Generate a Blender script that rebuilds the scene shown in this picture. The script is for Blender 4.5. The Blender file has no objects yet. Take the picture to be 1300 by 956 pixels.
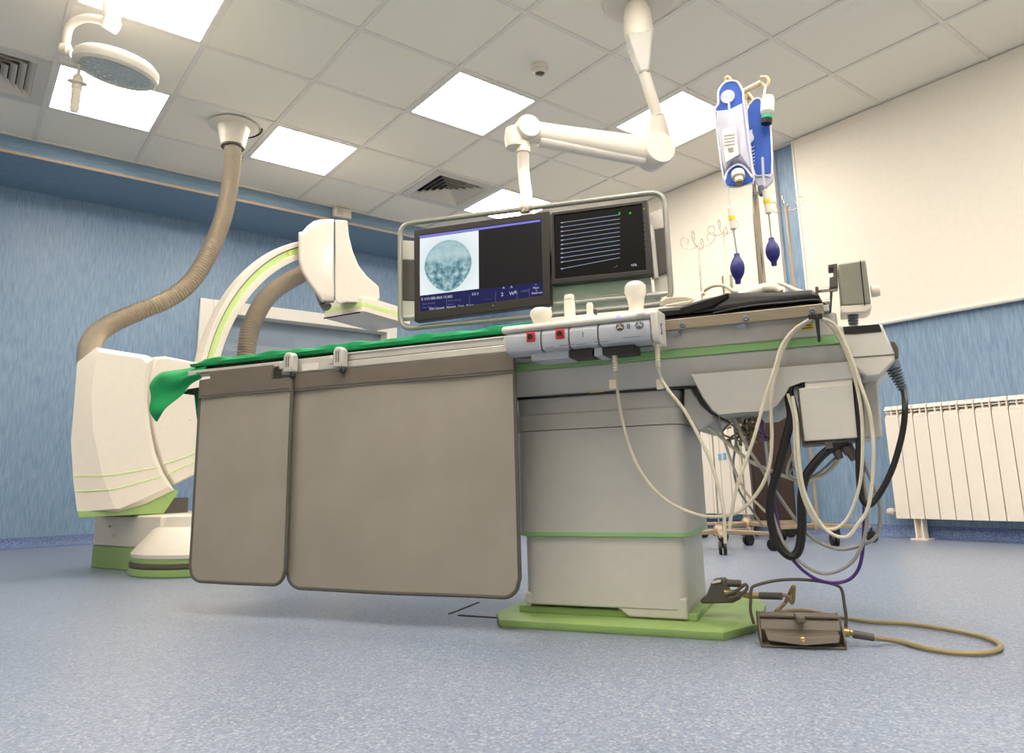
import bpy, bmesh, math, random
from mathutils import Vector, Matrix
from math import sin, cos, pi, radians, sqrt, atan2
random.seed(7)
SC = bpy.context.scene
COL = SC.collection

# ---------------------------------------------------------------- camera
FPX = 917.55
CAMP = Vector((-0.855, -3.668, 0.379))
R_ = Vector((0.791538, -0.610705, -0.022512))
U_ = Vector((-0.097875, -0.163045, 0.981752))
F_ = Vector((0.603231, 0.774891, 0.188829))
cd = bpy.data.cameras.new('camera')
cam = bpy.data.objects.new('camera', cd); COL.objects.link(cam)
m3 = Matrix((R_, U_, -F_)).transposed()
cam.matrix_world = Matrix.Translation(CAMP) @ m3.to_4x4()
cd.sensor_width = 36; cd.lens = FPX / 1300 * 36; cd.shift_y = -44.5 / 1300; cd.clip_start = 0.02
SC.camera = cam
# ---------------------------------------------------------------- colour management, world, exposure
SC.view_settings.view_transform = 'Standard'; SC.view_settings.look = 'None'
SC.view_settings.gamma = 1; SC.view_settings.use_curve_mapping = False
SC.view_settings.exposure = 0.0
LAMP = 22.5            # emission strength of every ceiling light panel
LAMPCOL = (1.0, 0.92, 0.81)
w = bpy.data.worlds.new('world'); SC.world = w; w.use_nodes = True
w.node_tree.nodes['Background'].inputs[0].default_value = (.5, .6, .8, 1)
w.node_tree.nodes['Background'].inputs[1].default_value = 0.05
HC = 2.65              # ceiling height
WR = 3.61              # right wall X
WB = 2.40              # back wall Y

# ---------------------------------------------------------------- materials
def s2l(c):
    return tuple(((v/255)/12.92 if v/255 <= .04045 else ((v/255+.055)/1.055)**2.4) for v in c)
def mat(name, rgb, rough=.5, metal=0, var=.06, scale=30, bump=0, bscale=200, stretch=(1,1,1), rgb2=None, coat=0, alpha=1, trans=0, spec=.5, contrast=None):
    m = bpy.data.materials.new(name); m.use_nodes = True
    nt = m.node_tree; b = nt.nodes['Principled BSDF']
    c = s2l(rgb)
    tc = nt.nodes.new('ShaderNodeTexCoord'); mp = nt.nodes.new('ShaderNodeMapping')
    mp.inputs['Scale'].default_value = stretch
    nt.links.new(tc.outputs['Object'], mp.inputs[0])
    n = nt.nodes.new('ShaderNodeTexNoise'); n.inputs['Scale'].default_value = scale; n.inputs['Detail'].default_value = 4
    nt.links.new(mp.outputs[0], n.inputs['Vector'])
    r = nt.nodes.new('ShaderNodeValToRGB')
    d = s2l(rgb2) if rgb2 else tuple(v*(1-var*2) for v in c)
    lo, hi = contrast or (.35, .65)
    r.color_ramp.elements[0].position = lo; r.color_ramp.elements[1].position = hi
    r.color_ramp.elements[0].color = (*d, 1); r.color_ramp.elements[1].color = (*c, 1)
    nt.links.new(n.outputs['Fac'], r.inputs[0]); nt.links.new(r.outputs[0], b.inputs['Base Color'])
    b.inputs['Roughness'].default_value = rough; b.inputs['Metallic'].default_value = metal
    b.inputs['Specular IOR Level'].default_value = spec
    if coat: b.inputs['Coat Weight'].default_value = coat
    if alpha < 1: b.inputs['Alpha'].default_value = alpha
    if trans: b.inputs['Transmission Weight'].default_value = trans; b.inputs['IOR'].default_value = 1.2
    if bump:
        n2 = nt.nodes.new('ShaderNodeTexNoise'); n2.inputs['Scale'].default_value = bscale
        bp = nt.nodes.new('ShaderNodeBump'); bp.inputs['Strength'].default_value = bump; bp.inputs['Distance'].default_value = .002
        nt.links.new(mp.outputs[0], n2.inputs['Vector']); nt.links.new(n2.outputs['Fac'], bp.inputs['Height']); nt.links.new(bp.outputs[0], b.inputs['Normal'])
    return m
def emi(name, rgb, strength, lin=False):
    m = bpy.data.materials.new(name); m.use_nodes = True; nt = m.node_tree
    b = nt.nodes['Principled BSDF']; b.inputs['Base Color'].default_value = (.001, .001, .001, 1); b.inputs['Specular IOR Level'].default_value = .12
    b.inputs['Emission Color'].default_value = (*(rgb if lin else s2l(rgb)), 1); b.inputs['Emission Strength'].default_value = strength
    b.inputs['Roughness'].default_value = .25
    return m
M = {}
M['wall'] = mat('blue_vinyl_wall', (142, 166, 190), .42, scale=24, stretch=(7, 7, .45), rgb2=(108, 137, 166), bump=.05, bscale=40, contrast=(.3, .7))
M['soffit'] = mat('soffit_blue', (128, 154, 176), .45, scale=13, stretch=(.8, 9, 9), rgb2=(108, 136, 160), contrast=(.3, .7))
M['white_wall'] = mat('white_plaster', (225, 222, 215), .7, var=.02, bump=.1)
M['skirt'] = mat('skirting_vinyl', (110, 130, 172), .45, scale=130, rgb2=(78, 98, 142), contrast=(.42, .58))
M['tile'] = mat('ceiling_tile', (246, 240, 226), .95, var=.035, scale=160, bump=.3, bscale=500)
M['tbar'] = mat('ceiling_grid_metal', (232, 226, 216), .5, var=.02)
M['wood'] = mat('soffit_wood_trim', (196, 170, 146), .5, var=.08, scale=20, stretch=(1, 8, 8))
M['white'] = mat('white_plastic', (222, 214, 200), .34, var=.015)
M['white2'] = mat('white_enamel', (236, 230, 220), .25, var=.01)
M['warm'] = mat('cream_plastic', (226, 216, 198), .35, var=.02)
M['grey_white'] = mat('light_grey_plastic', (200, 196, 186), .42, var=.02)
M['grey_light'] = mat('table_grey_plastic', (184, 182, 174), .45, var=.02)
M['grey_mid'] = mat('grey_module', (170, 174, 180), .4, var=.02)
M['green'] = mat('pale_green_plastic', (148, 178, 106), .4, var=.03)
M['green2'] = mat('pale_green_stripe', (140, 186, 120), .4, var=.02)
M['lime'] = mat('lime_stripe', (196, 222, 140), .4, var=.02)
M['drape'] = mat('green_drape_cloth', (0, 146, 82), .85, var=.1, scale=12, bump=.4, bscale=120, rgb2=(0, 128, 70))
M['curtain'] = mat('lead_curtain_grey', (152, 144, 132), .62, var=.025, scale=5, bump=.1, bscale=60, rgb2=(144, 136, 124))
M['flap'] = mat('lead_curtain_flap', (104, 95, 84), .55, var=.04, bump=.15, bscale=40)
M['edge'] = mat('curtain_binding', (84, 80, 72), .6, var=.05)
M['steel'] = mat('brushed_steel', (156, 144, 126), .32, metal=.7, var=.06, scale=20, stretch=(1, 1, 20))
M['alu'] = mat('aluminium_rail', (198, 194, 186), .38, metal=.35, var=.03)
M['chrome'] = mat('chrome_pole', (200, 188, 168), .22, metal=.8, var=.03)
M['black'] = mat('black_plastic', (14, 13, 13), .45, var=.05)
M['rubber'] = mat('black_rubber', (9, 8, 9), .5, var=.1)
M['pad'] = mat('black_vinyl_pad', (10, 8, 8), .36, spec=.35, var=.2, scale=8, bump=.2, bscale=25)
M['bezel'] = mat('dark_bezel', (27, 21, 17), .4, var=.05)
M['dgrey'] = mat('dark_grey_plastic', (84, 78, 70), .5, var=.06)
M['pedal'] = mat('footswitch_grey_brown', (104, 94, 82), .48, var=.06)
M['inj'] = mat('grey_green_box', (132, 132, 116), .45, var=.03)
M['slate'] = mat('slate_strain_relief', (96, 106, 118), .5, var=.05)
M['cable'] = mat('cream_cable', (206, 198, 176), .45, var=.05)
M['cableg'] = mat('grey_cable', (150, 148, 142), .45, var=.05)
M['cableo'] = mat('olive_cable', (156, 140, 100), .5, var=.05)
M['cablep'] = mat('purple_cable', (72, 32, 120), .45, var=.05)
M['hose'] = mat('corrugated_hose_beige', (190, 178, 160), .3, metal=.4, var=.04, spec=.6)
M['rad'] = mat('radiator_enamel', (242, 232, 218), .28, var=.01)
M['blind'] = mat('blind_fabric', (240, 232, 218), .8, var=.012, bump=.1, bscale=300)
M['red'] = mat('red_button', (196, 22, 34), .35, var=.05)
M['navy'] = mat('navy_rubber_bulb', (32, 34, 112), .42, var=.08)
M['bag'] = mat('blue_bag_fabric', (44, 100, 200), .55, var=.08, scale=15, rgb2=(34, 84, 184))
M['piping'] = mat('white_piping', (236, 234, 240), .5, var=.01)
M['clear'] = mat('clear_vinyl', (216, 214, 228), .2, var=.01, alpha=.8)
M['clear2'] = mat('clear_plastic', (235, 238, 240), .1, var=.01, alpha=.5)
M['liquid'] = mat('bottle_liquid', (214, 222, 214), .1, var=.02, alpha=.7)
M['paper'] = mat('paper_label', (238, 236, 230), .7, var=.02)
M['yellow'] = mat('yellow_label', (236, 206, 24), .5, var=.03)
M['capgreen'] = mat('green_cap_ring', (0, 190, 120), .4, var=.03)
M['blue_ink'] = mat('blue_ink', (60, 70, 160), .5, var=.03)
M['skyblue'] = mat('light_blue_tag', (120, 176, 220), .5, var=.03)
M['brown'] = mat('brown_leather', (58, 36, 27), .4, var=.12, scale=4)
M['frame_tube'] = mat('grey_frame_tube', (150, 147, 140), .35, metal=.3, var=.03)
M['ivory'] = mat('ivory_hook', (226, 204, 160), .35, var=.04)
M['brass'] = mat('brass_gland', (170, 150, 104), .3, metal=.8, var=.05)
M['lens'] = mat('lamp_lens', (192, 196, 192), .3, var=.06, scale=40)
M['led'] = mat('lamp_led', (200, 210, 214), .2, var=.02)
M['dark'] = mat('dark_gap', (20, 20, 20), .8, var=.02)
M['ventgrey'] = mat('vent_grey', (214, 208, 198), .5, var=.02)
M['panelgreen'] = mat('grey_green_sheet', (214, 224, 214), .3, var=.03)
M['tan'] = mat('tan_metal', (176, 156, 130), .35, metal=.4, var=.04)
M['joy'] = mat('joystick_ivory', (236, 228, 210), .35, var=.01)

# floor: pale blue grey speckled vinyl
def floor_mat():
    m = bpy.data.materials.new('speckled_vinyl_floor'); m.use_nodes = True; nt = m.node_tree; b = nt.nodes['Principled BSDF']
    tc = nt.nodes.new('ShaderNodeTexCoord')
    v = nt.nodes.new('ShaderNodeTexVoronoi'); v.inputs['Scale'].default_value = 240; nt.links.new(tc.outputs['Object'], v.inputs['Vector'])
    r = nt.nodes.new('ShaderNodeValToRGB'); e = r.color_ramp.elements; r.color_ramp.interpolation = 'LINEAR'
    e[0].position = 0; e[0].color = (*s2l((104, 114, 134)), 1); e[1].position = 1; e[1].color = (*s2l((168, 173, 182)), 1)
    q = r.color_ramp.elements.new(.12); q.color = (*s2l((122, 133, 154)), 1)
    q = r.color_ramp.elements.new(.75); q.color = (*s2l((137, 147, 166)), 1)
    sx = nt.nodes.new('ShaderNodeSeparateColor'); nt.links.new(v.outputs['Color'], sx.inputs[0]); nt.links.new(sx.outputs[0], r.inputs[0])
    n = nt.nodes.new('ShaderNodeTexNoise'); n.inputs['Scale'].default_value = 2.5; nt.links.new(tc.outputs['Object'], n.inputs['Vector'])
    mx = nt.nodes.new('ShaderNodeMixRGB'); mx.blend_type = 'MULTIPLY'; mx.inputs[0].default_value = .12
    nt.links.new(r.outputs[0], mx.inputs[1]); nt.links.new(n.outputs['Fac'], mx.inputs[2]); nt.links.new(mx.outputs[0], b.inputs['Base Color'])
    b.inputs['Roughness'].default_value = .36
    n3 = nt.nodes.new('ShaderNodeTexNoise'); n3.inputs['Scale'].default_value = 90; nt.links.new(tc.outputs['Object'], n3.inputs['Vector'])
    bp = nt.nodes.new('ShaderNodeBump'); bp.inputs['Strength'].default_value = .12; bp.inputs['Distance'].default_value = .002
    nt.links.new(n3.outputs['Fac'], bp.inputs['Height']); nt.links.new(bp.outputs[0], b.inputs['Normal'])
    return m
M['floor'] = floor_mat()
def glass_mat():
    m = bpy.data.materials.new('window_glass'); m.use_nodes = True; b = m.node_tree.nodes['Principled BSDF']
    b.inputs['Base Color'].default_value = (.55, .68, .82, 1); b.inputs['Roughness'].default_value = .03
    b.inputs['Alpha'].default_value = .35; b.inputs['Specular IOR Level'].default_value = .9
    return m
M['glass'] = glass_mat()
M['lightpanel'] = emi('light_diffuser', LAMPCOL, LAMP, True)

# ---------------------------------------------------------------- frames (metres)
IDN = Matrix.Identity(4)
T0 = Vector((0.340, -2.053, 0)); TA = atan2(-.873, .488)
TF = Matrix.Translation(T0) @ Matrix.Rotation(TA, 4, 'Z')          # patient table frame: x along table, y across (away)
GF = Matrix.Translation((-0.092, -0.186, 0)) @ Matrix.Rotation(radians(23.4), 4, 'Z')   # gantry frame
def ray(px):
    return R_*((px[0]-650)/FPX) + U_*(-(px[1]-433.5)/FPX) + F_
MFC = CAMP + ray((669, 332.8))*2.8
MF = Matrix.Translation(MFC) @ Matrix.Rotation(radians(-54.2), 4, 'Z')   # monitor frame
def H(fr, px, axis, val):
    """point of a pixel's sight line on the plane axis=val of a frame, in that frame's metres"""
    i = fr.inverted(); o = i @ CAMP; d = i.to_3x3() @ ray(px)
    return o + d*((val-o[axis])/d[axis])
def ft(px, b): return H(TF, px, 1, b)
def gt(px, y): return H(GF, px, 1, y)
def mt(px, y=0): return H(MF, px, 1, y)
def wd(px, depth): return CAMP + ray(px)*depth

# ---------------------------------------------------------------- mesh helpers
def box(bm, x0, x1, y0, y1, z0, z1, mi=0):
    v = [bm.verts.new((x, y, z)) for x in (x0, x1) for y in (y0, y1) for z in (z0, z1)]
    for f in ((0,1,3,2),(4,6,7,5),(0,4,5,1),(2,3,7,6),(0,2,6,4),(1,5,7,3)):
        bm.faces.new([v[i] for i in f]).material_index = mi
def loft(bm, rings, cap=True, closed=True, mi=0):
    R = [[bm.verts.new(p) for p in r] for r in rings]; n = len(R[0])
    for a, b in zip(R, R[1:]):
        for i in range(n if closed else n-1):
            j = (i+1) % n
            bm.faces.new((a[i], a[j], b[j], b[i])).material_index = mi
    if cap and closed:
        bm.faces.new(R[0][::-1]).material_index = mi; bm.faces.new(R[-1]).material_index = mi
    return R
def prism(bm, pts, axis, lo, hi, mi=0):
    """extrude 2-D polygon along an axis; pts are the two other coordinates in order"""
    def p3(p, v):
        q = list(p); q.insert(axis, v); return q
    loft(bm, [[p3(p, lo) for p in pts], [p3(p, hi) for p in pts]], mi=mi)
def prism3(bm, pts, dvec, mi=0):
    loft(bm, [[Vector(p) for p in pts], [Vector(p)+Vector(dvec) for p in pts]], mi=mi)
def catmull(P, n=8, closed=False):
    P = [Vector(p) for p in P]; out = []
    N = len(P)
    for i in range(N if closed else N-1):
        p1, p2 = P[i], P[(i+1) % N]
        p0 = P[i-1] if (i > 0 or closed) else p1*2-p2
        p3 = P[(i+2) % N] if (i+2 < N or closed) else p2*2-p1
        for k in range(n):
            t = k/n
            out.append(.5*((2*p1)+(p2-p0)*t+(2*p0-5*p1+4*p2-p3)*t*t+(3*p1-p0-3*p2+p3)*t**3))
    if not closed: out.append(P[-1])
    return out
def resample(P, step):
    out = [P[0].copy()]; acc = 0
    for a, b in zip(P, P[1:]):
        L = (b-a).length; 
        if L < 1e-9: continue
        s = step-acc
        while s <= L:
            out.append(a+(b-a)*(s/L)); s += step
        acc = (acc+L) % step if L+acc >= step else acc+L
    return out
def tube(bm, P, r, segs=8, closed=False, rfun=None, cap=True, mi=0):
    P = [Vector(p) for p in P]; n = len(P); rings = []
    up = Vector((0, 0, 1)); t0 = (P[1]-P[0]).normalized()
    if abs(t0.dot(up)) > .95: up = Vector((1, 0, 0))
    nrm = (up-t0*up.dot(t0)).normalized()
    for i in range(n):
        if closed: t = (P[(i+1) % n]-P[i-1]).normalized()
        else: t = (P[min(i+1, n-1)]-P[max(i-1, 0)]).normalized()
        nrm = (nrm-t*nrm.dot(t)); nrm = nrm.normalized() if nrm.length > 1e-6 else t.orthogonal().normalized()
        bn = t.cross(nrm); rr = rfun(i) if rfun else r
        rings.append([P[i]+(nrm*cos(2*pi*k/segs)+bn*sin(2*pi*k/segs))*rr for k in range(segs)])
    if closed: rings.append(rings[0])
    loft(bm, rings, cap=cap and not closed, mi=mi)
def lathe(bm, prof, segs=24, mtx=IDN, mi=0):
    """prof: list of (r,z); spun about local z and placed by mtx"""
    rings = [[mtx @ Vector((max(r, 1e-4)*cos(2*pi*k/segs), max(r, 1e-4)*sin(2*pi*k/segs), z)) for k in range(segs)] for r, z in prof]
    loft(bm, rings, mi=mi)
def axis_m(o, d, xref=None):
    z = Vector(d).normalized(); x = (Vector(xref) if xref else z.orthogonal()); x = (x-z*x.dot(z)).normalized(); y = z.cross(x)
    return Matrix.Translation(Vector(o)) @ Matrix((x, y, z)).transposed().to_4x4()
def rrect(w, h, r, n=5, cx=0, cy=0):
    out = []
    for sx, sy, a0 in ((1, 1, 0), (-1, 1, pi/2), (-1, -1, pi), (1, -1, 3*pi/2)):
        for k in range(n+1):
            a = a0+k/n*pi/2
            out.append((cx+sx*(w/2-r)+r*cos(a), cy+sy*(h/2-r)+r*sin(a)))
    return out
WM = {}
def finish_mesh(bm, ang=38):
    bmesh.ops.recalc_face_normals(bm, faces=bm.faces)
    for f in bm.faces: f.smooth = True
    for e in bm.edges:
        if len(e.link_faces) == 2: e.smooth = e.calc_face_angle(0) < radians(ang)
def obj(name, bm, m, parent=None, fr=IDN, bevel=0, seg=2, base=None, keep=False, ang=38):
    if not keep: finish_mesh(bm, ang)
    me = bpy.data.meshes.new(name)
    for mm in (m if isinstance(m, (list, tuple)) else [m]): me.materials.append(M[mm] if isinstance(mm, str) else mm)
    o = bpy.data.objects.new(name, me); COL.objects.link(o)
    if parent is not None:
        bm.transform(WM[parent].inverted() @ fr); o.parent = parent; WM[o] = WM[parent]
    else:
        bm.transform(fr)
        xs = [v.co for v in bm.verts]; c = Vector((sum(v.x for v in xs)/len(xs), sum(v.y for v in xs)/len(xs), min(v.z for v in xs)))
        if base: c = Vector(base)
        mw = Matrix.Translation(c); bm.transform(mw.inverted()); o.matrix_world = mw; WM[o] = mw
    bm.to_mesh(me); bm.free()
    if bevel:
        b = o.modifiers.new('bevel', 'BEVEL'); b.width = bevel; b.segments = seg; b.limit_method = 'ANGLE'; b.angle_limit = radians(35)
    return o
def tag(o, label=None, cat=None, group=None, kind=None):
    if label: o['label'] = label
    if cat: o['category'] = cat
    if group: o['group'] = group
    if kind: o['kind'] = kind
    return o
def thing(name, label, cat, fr=IDN, at=(0, 0, 0), group=None):
    o = bpy.data.objects.new(name, None); COL.objects.link(o); o.empty_display_size = .1
    mw = fr @ Matrix.Translation(Vector(at)); o.matrix_world = mw; WM[o] = mw
    return tag(o, label, cat, group)
def struct(name, bm, m, **k):
    return tag(obj(name, bm, m, **k), kind='structure')
def B(): return bmesh.new()
def mkbox(*a):
    bm = B(); box(bm, *a); return bm
def text_bm(s, size, mtx):
    cu = bpy.data.curves.new('t', 'FONT'); cu.body = s; cu.size = size; cu.extrude = .0004
    t = bpy.data.objects.new('t', cu); COL.objects.link(t)
    me = bpy.data.meshes.new_from_object(t)
    bm = B(); bm.from_mesh(me); bm.transform(mtx)
    bpy.data.objects.remove(t); bpy.data.curves.remove(cu); bpy.data.meshes.remove(me)
    return bm

# ================================================================ ROOM SHELL
XL, YF = -2.9, -6.0
SY = WB-.66            # front face of the soffit
struct('floor', mkbox(XL, WR, YF, WB, -.1, 0), 'floor')
lights = [(-1, -1), (-1, 1), (1, 1), (2, -1), (4, -2), (4, 1), (-1, -4), (1, -6), (4, -7), (-1, -8), (2, -9), (1, -4), (-3, -3), (-3, -6), (3, -7), (-1, -6)]  # last five panels are unseen, added to brighten the camera-facing surfaces
vents = [(-2, 1), (3, 1)]
bm = B()
for u in range(-5, 7):
    for v in range(-10, 3):
        x0, x1, y0, y1 = max(.6*u, XL), min(.6*u+.6, WR), .6*v, min(.6*v+.6, SY)
        if y1 <= y0 or x1 <= x0: continue
        if (u, v) in vents or (u, v) in lights: box(bm, x0, x1, y0, y1, HC+.10, HC+.11)
        else: box(bm, x0, x1, y0, y1, HC+.008, HC+.02)
struct('ceiling', bm, 'tile')
bm = B()
for u in range(-4, 7): box(bm, .6*u-.012, .6*u+.012, YF, SY, HC, HC+.009)
for v in range(-10, 3):
    xs = [-2.9]+[.6*u for u in range(-4, 7)]+[WR]
    for a, b in zip(xs, xs[1:]): box(bm, a+.012, b-.012, .6*v-.012, .6*v+.012, HC+.0005, HC+.009)
box(bm, WR-.02, WR, YF, SY, HC-.002, HC+.009); box(bm, XL, WR, SY-.02, SY, HC-.0015, HC+.009)
struct('trim_1', bm, 'tbar')
struct('wall_right', mkbox(WR, WR+.15, YF, WB, -.1, HC+.25), 'wall')
struct('wall_left', mkbox(XL-.15, XL, YF, WB, -.1, HC+.25), 'white_wall')
struct('wall_front', mkbox(XL, WR, YF-.15, YF, -.1, HC+.25), 'white_wall')
# back wall with the control-room window opening
wx0, wx1, wz0, wz1 = .66, 2.44, .95, 1.885
bm = B()
box(bm, XL, wx0, WB, WB+.2, -.1, HC+.25); box(bm, wx1, WR+.15, WB, WB+.2, -.1, HC+.25)
box(bm, wx0, wx1, WB, WB+.2, -.1, wz0); box(bm, wx0, wx1, WB, WB+.2, wz1, HC+.25)
struct('wall_back', bm, 'wall')
ZS = HC-.115
struct('wall_soffit', mkbox(XL, WR, SY, WB, ZS, HC+.1), 'soffit')
struct('trim_2', mkbox(XL, WR, SY-.006, SY+.004, ZS-.004, ZS+.014), 'wood')
def skirt(name, x0, x1, y0, y1, along):
    bm = B(); z = .072
    if along == 'x': prism(bm, [(y1, 0), (y0, 0), (y0+.012, .004), (y0+.022, .018), (y0+.027, z), (y1, z)], 0, x0, x1)
    else: prism(bm, [(x1, 0), (x0, 0), (x0+.012, .004), (x0+.022, .018), (x0+.027, z), (x1, z)], 1, y0, y1)
    return struct(name, bm, 'skirt')
skirt('baseboard_back', XL, WR, WB-.03, WB, 'x')
skirt('baseboard_right', WR-.03, WR, YF, WB-.03, 'y')
# window frame
bm = B(); fw = .095
box(bm, wx0-.01, wx0+fw, WB-.03, WB+.12, wz0-.01, wz1+.01); box(bm, wx1-fw, wx1+.01, WB-.03, WB+.12, wz0-.01, wz1+.01)
box(bm, wx0+fw, wx1-fw, WB-.03, WB+.12, wz1-fw, wz1+.01); box(bm, wx0+fw, wx1-fw, WB-.03, WB+.12, wz0-.01, wz0+fw)
wf = struct('window_1', bm, 'white2', bevel=.004)
g = obj('window_pane', mkbox(wx0+fw, wx1-fw, WB+.10, WB+.108, wz0+fw, wz1-fw), 'glass', wf)
# control room beyond the glass
bm = B()
box(bm, XL, WR, WB+2.6, WB+2.7, -.1, HC+.1); box(bm, XL, WR, WB+.2, WB+2.6, -.1, 0); box(bm, XL, WR, WB+.2, WB+2.6, HC, HC+.1)
box(bm, XL-.1, XL, WB+.2, WB+2.7, -.1, HC+.1); box(bm, WR, WR+.1, WB+.2, WB+2.7, -.1, HC+.1)
struct('wall_control_room', bm, 'wall')
t = thing('pale_bar', 'pale bar and block seen through the control room window', 'shape', at=(1.15, WB+.5, 1.35))  # pale bar and block added behind the glass as a stand-in
obj('body', mkbox(1.0, 1.62, WB+.45, WB+.65, 1.56, 1.64), 'white', t, bevel=.01)
obj('end_block', mkbox(1.62, 1.82, WB+.43, WB+.67, 1.52, 1.74), 'white', t, bevel=.02)
obj('bracket', mkbox(1.2, 1.24, WB+.5, WB+.6, .0, 1.56), 'grey_mid', t)
t['label'] = 'pale bar and block seen through the control room window'

# ceiling lights
names = {(-1, -1): 'glowing square ceiling light in the top left corner above the surgical lamp', (-1, 1): 'glowing square ceiling light at the left with the lamp handle in front of it',
 (1, 1): 'glowing square ceiling light just right of the ceiling hose flange', (2, -1): 'glowing square ceiling light in the middle, left of the smoke detector',
 (4, -2): 'glowing square ceiling light behind the white boom arm joint', (4, 1): 'glowing square ceiling light behind the top of the monitor frame'}
def ceiling_light(u, v):
    x, y = .6*u, .6*v
    t = thing('ceiling_light', names.get((u, v), {(-1, -4): 'square ceiling light nearest behind the camera', (1, -6): 'square ceiling light behind the camera towards the middle', (4, -7): 'square ceiling light behind the camera on the blind side', (-1, -8): 'square ceiling light behind the camera on the far left', (2, -9): 'square ceiling light closest to the front wall', (1, -4): 'added fill light panel, unseen straight above the camera', (-3, -3): 'added fill light panel, unseen beside the left wall', (-3, -6): 'added fill light panel, unseen in the corner behind the left wall side', (3, -7): 'added fill light panel, unseen behind the camera on the right', (-1, -6): 'added fill light panel, unseen second behind the camera on the left'}.get((u, v))), 'ceiling light', at=(x+.3, y+.3, HC), group='square ceiling light panels')
    bm = B(); a, c = .013, .028
    box(bm, x+a, x+c, y+a, y+.6-a, HC-.001, HC+.03); box(bm, x+.6-c, x+.6-a, y+a, y+.6-a, HC-.001, HC+.03)
    box(bm, x+c, x+.6-c, y+a, y+c, HC-.001, HC+.03); box(bm, x+c, x+.6-c, y+.6-c, y+.6-a, HC-.001, HC+.03)
    obj('frame', bm, 'tbar', t)
    obj('diffuser', mkbox(x+c, x+.6-c, y+c, y+.6-c, HC+.004, HC+.012), 'lightpanel', t)
for u, v in lights: ceiling_light(u, v)
# air vents
def air_vent(u, v, label):
    x, y = .6*u+.3, .6*v+.3
    t = thing('air_vent', label, 'air vent', at=(x, y, HC), group='square louvred ceiling vents')
    def ring(bm, r0, z0, r1, z1, th):
        sq = lambda r, z: [(x-r, y-r, z), (x+r, y-r, z), (x+r, y+r, z), (x-r, y+r, z)]
        loft(bm, [sq(r0, z0), sq(r1, z1), sq(r1, z1+th), sq(r0, z0+th), sq(r0, z0)], cap=False)
    bm = B(); ring(bm, .287, HC-.003, .225, HC-.003, .01); obj('frame', bm, 'ventgrey', t)
    obj('backing', mkbox(x-.28, x+.28, y-.28, y+.28, HC+.07, HC+.075), 'dark', t)
    bm = B()
    for k in range(5): ring(bm, .222-k*.04, HC-.002, .190-k*.04, HC+.028, .002)
    box(bm, x-.02, x+.02, y-.02, y+.02, HC+.005, HC+.012)
    obj('louvres', bm, 'ventgrey', t)
air_vent(-2, 1, 'square louvred air vent cut by the left edge of the picture')
air_vent(3, 1, 'square louvred air vent above and left of the monitors')
# smoke detector
t = thing('smoke_detector', 'small round white smoke detector on the ceiling tile', 'smoke detector', at=(1.56, -.875, HC))
bm = B(); lathe(bm, [(.05, HC+.008), (.05, HC-.012), (.046, HC-.016)], 28, Matrix.Translation((1.56, -.875, 0))); obj('base', bm, 'white', t)
bm = B(); lathe(bm, [(.04, HC-.014), (.041, HC-.03), (.028, HC-.042), (.026, HC-.034), (.001, HC-.034)], 28, Matrix.Translation((1.56, -.875, 0))); obj('sensor_head', bm, 'white', t)
bm = B(); lathe(bm, [(.026, HC-.0345), (.02, HC-.037), (.001, HC-.037)], 20, Matrix.Translation((1.56, -.875, 0))); obj('sensor_grille', bm, 'dgrey', t)
# box on the soffit
t = thing('alarm_box', 'small cream box fixed to the soffit above the detector head', 'alarm', at=(1.56, SY, 2.58))
obj('housing', mkbox(1.482, 1.64, SY-.05, SY-.001, 2.566, 2.645), 'warm', t, bevel=.008)
obj('front_cover', mkbox(1.515, 1.56, SY-.056, SY-.05, 2.58, 2.635), 'grey_white', t, bevel=.003)

# roller blinds on the right wall
def blind(y0, y1, z0, z1, label):
    t = thing('roller_blind', label, 'blind', at=(WR-.03, (y0+y1)/2, z0), group='white roller blinds on the right wall')
    obj('fabric', mkbox(WR-.035, WR-.028, y0, y1, z0+.02, z1-.05), 'blind', t)
    bm = B(); tube(bm, [(WR-.033, y0, z0+.015), (WR-.033, y1, z0+.015)], .014, 12); obj('bottom_bar', bm, 'white2', t)
    obj('head_rail', mkbox(WR-.036, WR-.004, y0, y1, z1-.05, z1), 'blind', t)
    for y in (y0-.008, y1+.008): obj('side_guide', mkbox(WR-.04, WR-.002, y-.007, y+.007, z0, z1), 'white2', t)
blind(-3.9, -1.20, 1.255, 2.647, 'large white roller blind at the right, nearest the camera')
blind(-1.02, 1.45, 1.255, 2.647, 'white roller blind behind the monitors and blue infusion bags')

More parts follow.
